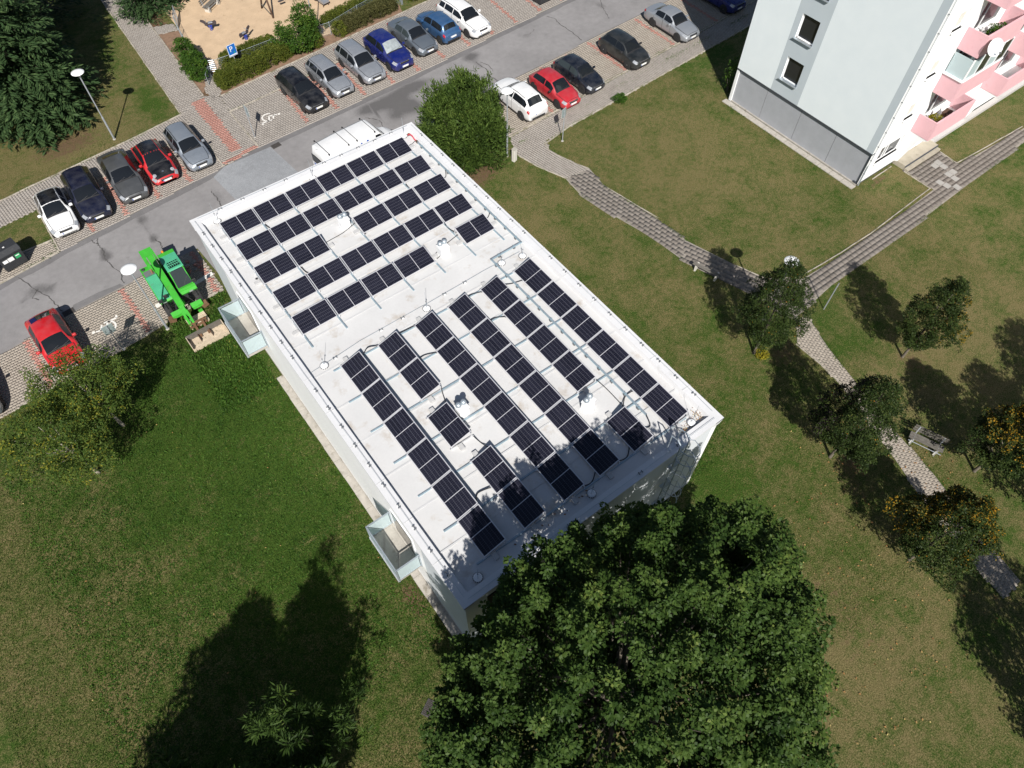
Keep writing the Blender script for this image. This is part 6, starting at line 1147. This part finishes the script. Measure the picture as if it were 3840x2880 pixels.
# ================================================================ playground
pm('rubber_dark',(.05,.04,.045),.7,var=.2,scale=8); pm('play_blue',(.03,.06,.38),.5,var=.1); pm('slide_grey',(.34,.35,.38),.4,metal=.4,var=.1)
def rider(x,y,rz,label):
    r=empty('spring_rider',(x,y,0),rz,label,'spring rider','spring riders on the sand'); P=[(.1*math.cos(a),.1*math.sin(a),.05+a*.012) for a in np.linspace(0,25,70)]; MB().tube(P,.016,5).build('spring','play_blue',r); MB().box((0,0,.38),(.28,.22,.05)).build('spring_plate','play_blue',r)
    b=MB(); b.extr([(-.48,.42),(.30,.42),(.42,.62),(.62,.78),(.55,.90),(.34,.82),(.18,.62),(-.1,.60),(-.42,.72),(-.52,.62)],1,-.03,.03); b.build('animal_board','rubber_dark',r); MB().bbox((-.08,0,.60),(.34,.24,.04),.01).build('seat','slide_grey',r); MB().tube([(.2,-.22,.78),(.2,.22,.78)],.016,6).build('handle_bar','galv',r); MB().tube([(.05,-.25,.45),(.05,.25,.45)],.016,6).build('foot_bar','galv',r)
rider(10.25,25.6,rad(160),'spring rider with raised bar, the farther one on the sand'); rider(11.8,22.85,rad(20),'spring rider with grey seat, the nearer one on the sand')
sw=empty('swing_set',(14.7,25.25,0),rad(3),'wooden swing with brown A-frame at the top edge','swing')
for s_ in (-1,1): MB().tube([(0,s_*.9,0),(.05,s_*.1,2.3)],[.075,.065],8).build('leg','wood_brown',sw,True); MB().tube([(4.2,s_*.9,0),(4.15,s_*.1,2.3)],[.075,.065],8).build('leg','wood_brown',sw,True)
MB().tube([(-.2,0,2.35),(4.4,0,2.35)],.08,8).build('beam','wood_brown',sw,True); MB().tube([(-.1,-.62,.35),(.0,.75,.4)],.045,6).build('cross_bar','wood_grey',sw)
for x in (1.35,2.9):
    MB().bbox((x,.1,.45),(.46,.2,.05),.01).build('seat','rubber_dark',sw)
    for s_ in (-.2,.2): MB().tube([(x+s_,.1,.48),(x+s_,0,2.3)],.009,5).build('chain','galv',sw)
sd=empty('slide',(18.85,23.35,0),rad(8),'grey slide chute ending on the sand at the top edge','slide'); c_=MB(); c_.extr([(0,.28),(.55,.32),(2.6,1.6),(2.6,1.66),(.55,.38),(0,.34)],0,-.27,.27); c_.build('chute','slide_grey',sd)
for s_ in (-.28,.28): MB().extr([(0,.28),(.55,.32),(2.6,1.6),(2.6,1.82),(.55,.54),(0,.46)],0,s_-.02,s_+.02).build('side_wall','slide_grey',sd)
for s_ in (-.24,.24): MB().tube([(s_,.1,0),(s_,.1,.28)],.035,6).build('leg','wood_brown',sd); MB().tube([(s_,2.6,0),(s_,2.6,2.2)],.05,6).build('tower_post','wood_brown',sd)
MB().box((0,3.0,1.6),(.7,.8,.06)).build('platform','wood_brown',sd)
def fence(pts,h,label):
    o=pts[0]; r=empty('wire_fence',(o[0],o[1],0),0,label,'fence','wire fences round the playground')
    for x,y in pts: MB().tube([(x-o[0],y-o[1],0),(x-o[0],y-o[1],h)],.025,6).build('post','galv',r); MB().lathe([(.028,h),(.03,h+.02),(0,h+.035)],(x-o[0],y-o[1],0),6).build('post_cap','galv',r)
    for (x0,y0),(x1,y1) in zip(pts[:-1],pts[1:]):
        a=Vector((x0-o[0],y0-o[1],0)); b=Vector((x1-o[0],y1-o[1],0)); n=max(3,int((b-a).length/.12)); m=MB()
        for z in np.linspace(.06,h-.04,9): m.tube([a+Vector((0,0,z)),b+Vector((0,0,z))],.0035 if z<h-.1 else .012,4,False)
        for i in range(1,n): q=a.lerp(b,i/n); m.tube([q+Vector((0,0,.05)),q+Vector((0,0,h-.05))],.003,3,False)
        m.build('mesh_panel','galv',r)
fence([(8.36,20.3),(10.3,20.2),(12.74,20.25),(15,19.98),(17.23,19.72),(20.04,20.5),(22.74,21.1),(23.7,20.1)],1.0,'galvanised wire fence behind the hedge along the pavement'); fence([(7.5,20.75),(7.62,22),(7.73,23.5),(8.05,26.0),(8.23,27.2)],1.0,'galvanised wire fence along the footpath side of the sand')
def gate(loc,rz,w,h,label,board=False):
    r=empty('metal_gate',loc,rz,label,'gate','galvanised gates of the playground'); f_=MB()
    for x in (0,w): f_.tube([(x,0,0.05),(x,0,h)],.026,6)
    for z in (.12,h): f_.tube([(0,0,z),(w,0,z)],.022,6)
    f_.build('gate_frame','galv',r)
    for k in range(1,6): MB().tube([(0,0,.12+k*(h-.12)/6),(w,0,.12+k*(h-.12)/6)],.012,5).build('bar','galv',r)
    if board: MB().box((w*.45,-.03,h*.72),(.28,.015,.36)).build('notice','sign_white',r)
gate((7.5,20.7,0),rad(-22),.95,.95,'barred metal gate between the bush and the hedge'); gate((7.25,19.25,0),rad(55),.9,.85,'lower barred metal barrier beside the bush'); gate((8.28,27.2,0),rad(70),1.5,1.05,'open metal gate with white notice near the top edge',True); gate((23.75,20.0,0),rad(80),1.0,1.0,'metal gate at the end of the wire fence, top edge')
# furnishings of the first-floor balcony
pb=empty('potted_plant',(40.0,-15.35,2.66),0,'yellow-flowering potted plant on the lowest pink balcony','plant'); MB().lathe([(.16,0),(.22,.3),(.0,.3)],n=12).build('pot','terrazzo',pb); Pp,_=crown_pts(np.random.default_rng(7),60,ell,.36,.36,.6,.5); Pp[:,2]+=.4; rng=np.random.default_rng(8); link('foliage',leaf_mesh('foliage',*clusters(rng,Pp,np.ones(60),np.array([0,0,.6]),22,.1,.07,.05),'leaf_yellow'),pb)
wb=empty('wooden_box',(41.6,-15.25,2.66),.1,'brown wooden box on the lowest pink balcony','box'); MB().bbox((0,0,0),(.6,.4,.5),.02).build('case','rust_steel',wb); MB().box((0,0,.515),(.64,.44,.03)).build('lid','wood_brown',wb)
ch_=empty('balcony_chair',(40.8,-15.3,2.66),.5,'pale chair on the lowest pink balcony','chair'); MB().box((0,0,.42),(.42,.42,.04)).build('seat','slide_grey',ch_); MB().box((0,.2,.68),(.42,.04,.5)).build('backrest','slide_grey',ch_)
for dx in (-.18,.18):
    for dy in (-.18,.18): MB().box((dx,dy,.2),(.035,.035,.4)).build('leg','plastic_grey',ch_)
pb=empty('potted_plant',(41.0,-15.4,8.06),0,'leafy plants on the pink balcony behind the satellite dish','plant'); MB().box((0,0,.2),(1.2,.25,.25)).build('planter','terrazzo',pb); link('foliage',leaf_mesh('foliage',*clusters(rng,rng.uniform(-.5,.5,(50,3))*np.array([1.1,.4,.6])+np.array([0,0,.6]),np.ones(50),np.array([0,0,.4]),20,.12,.1,.06),'leaf_bush'),pb)
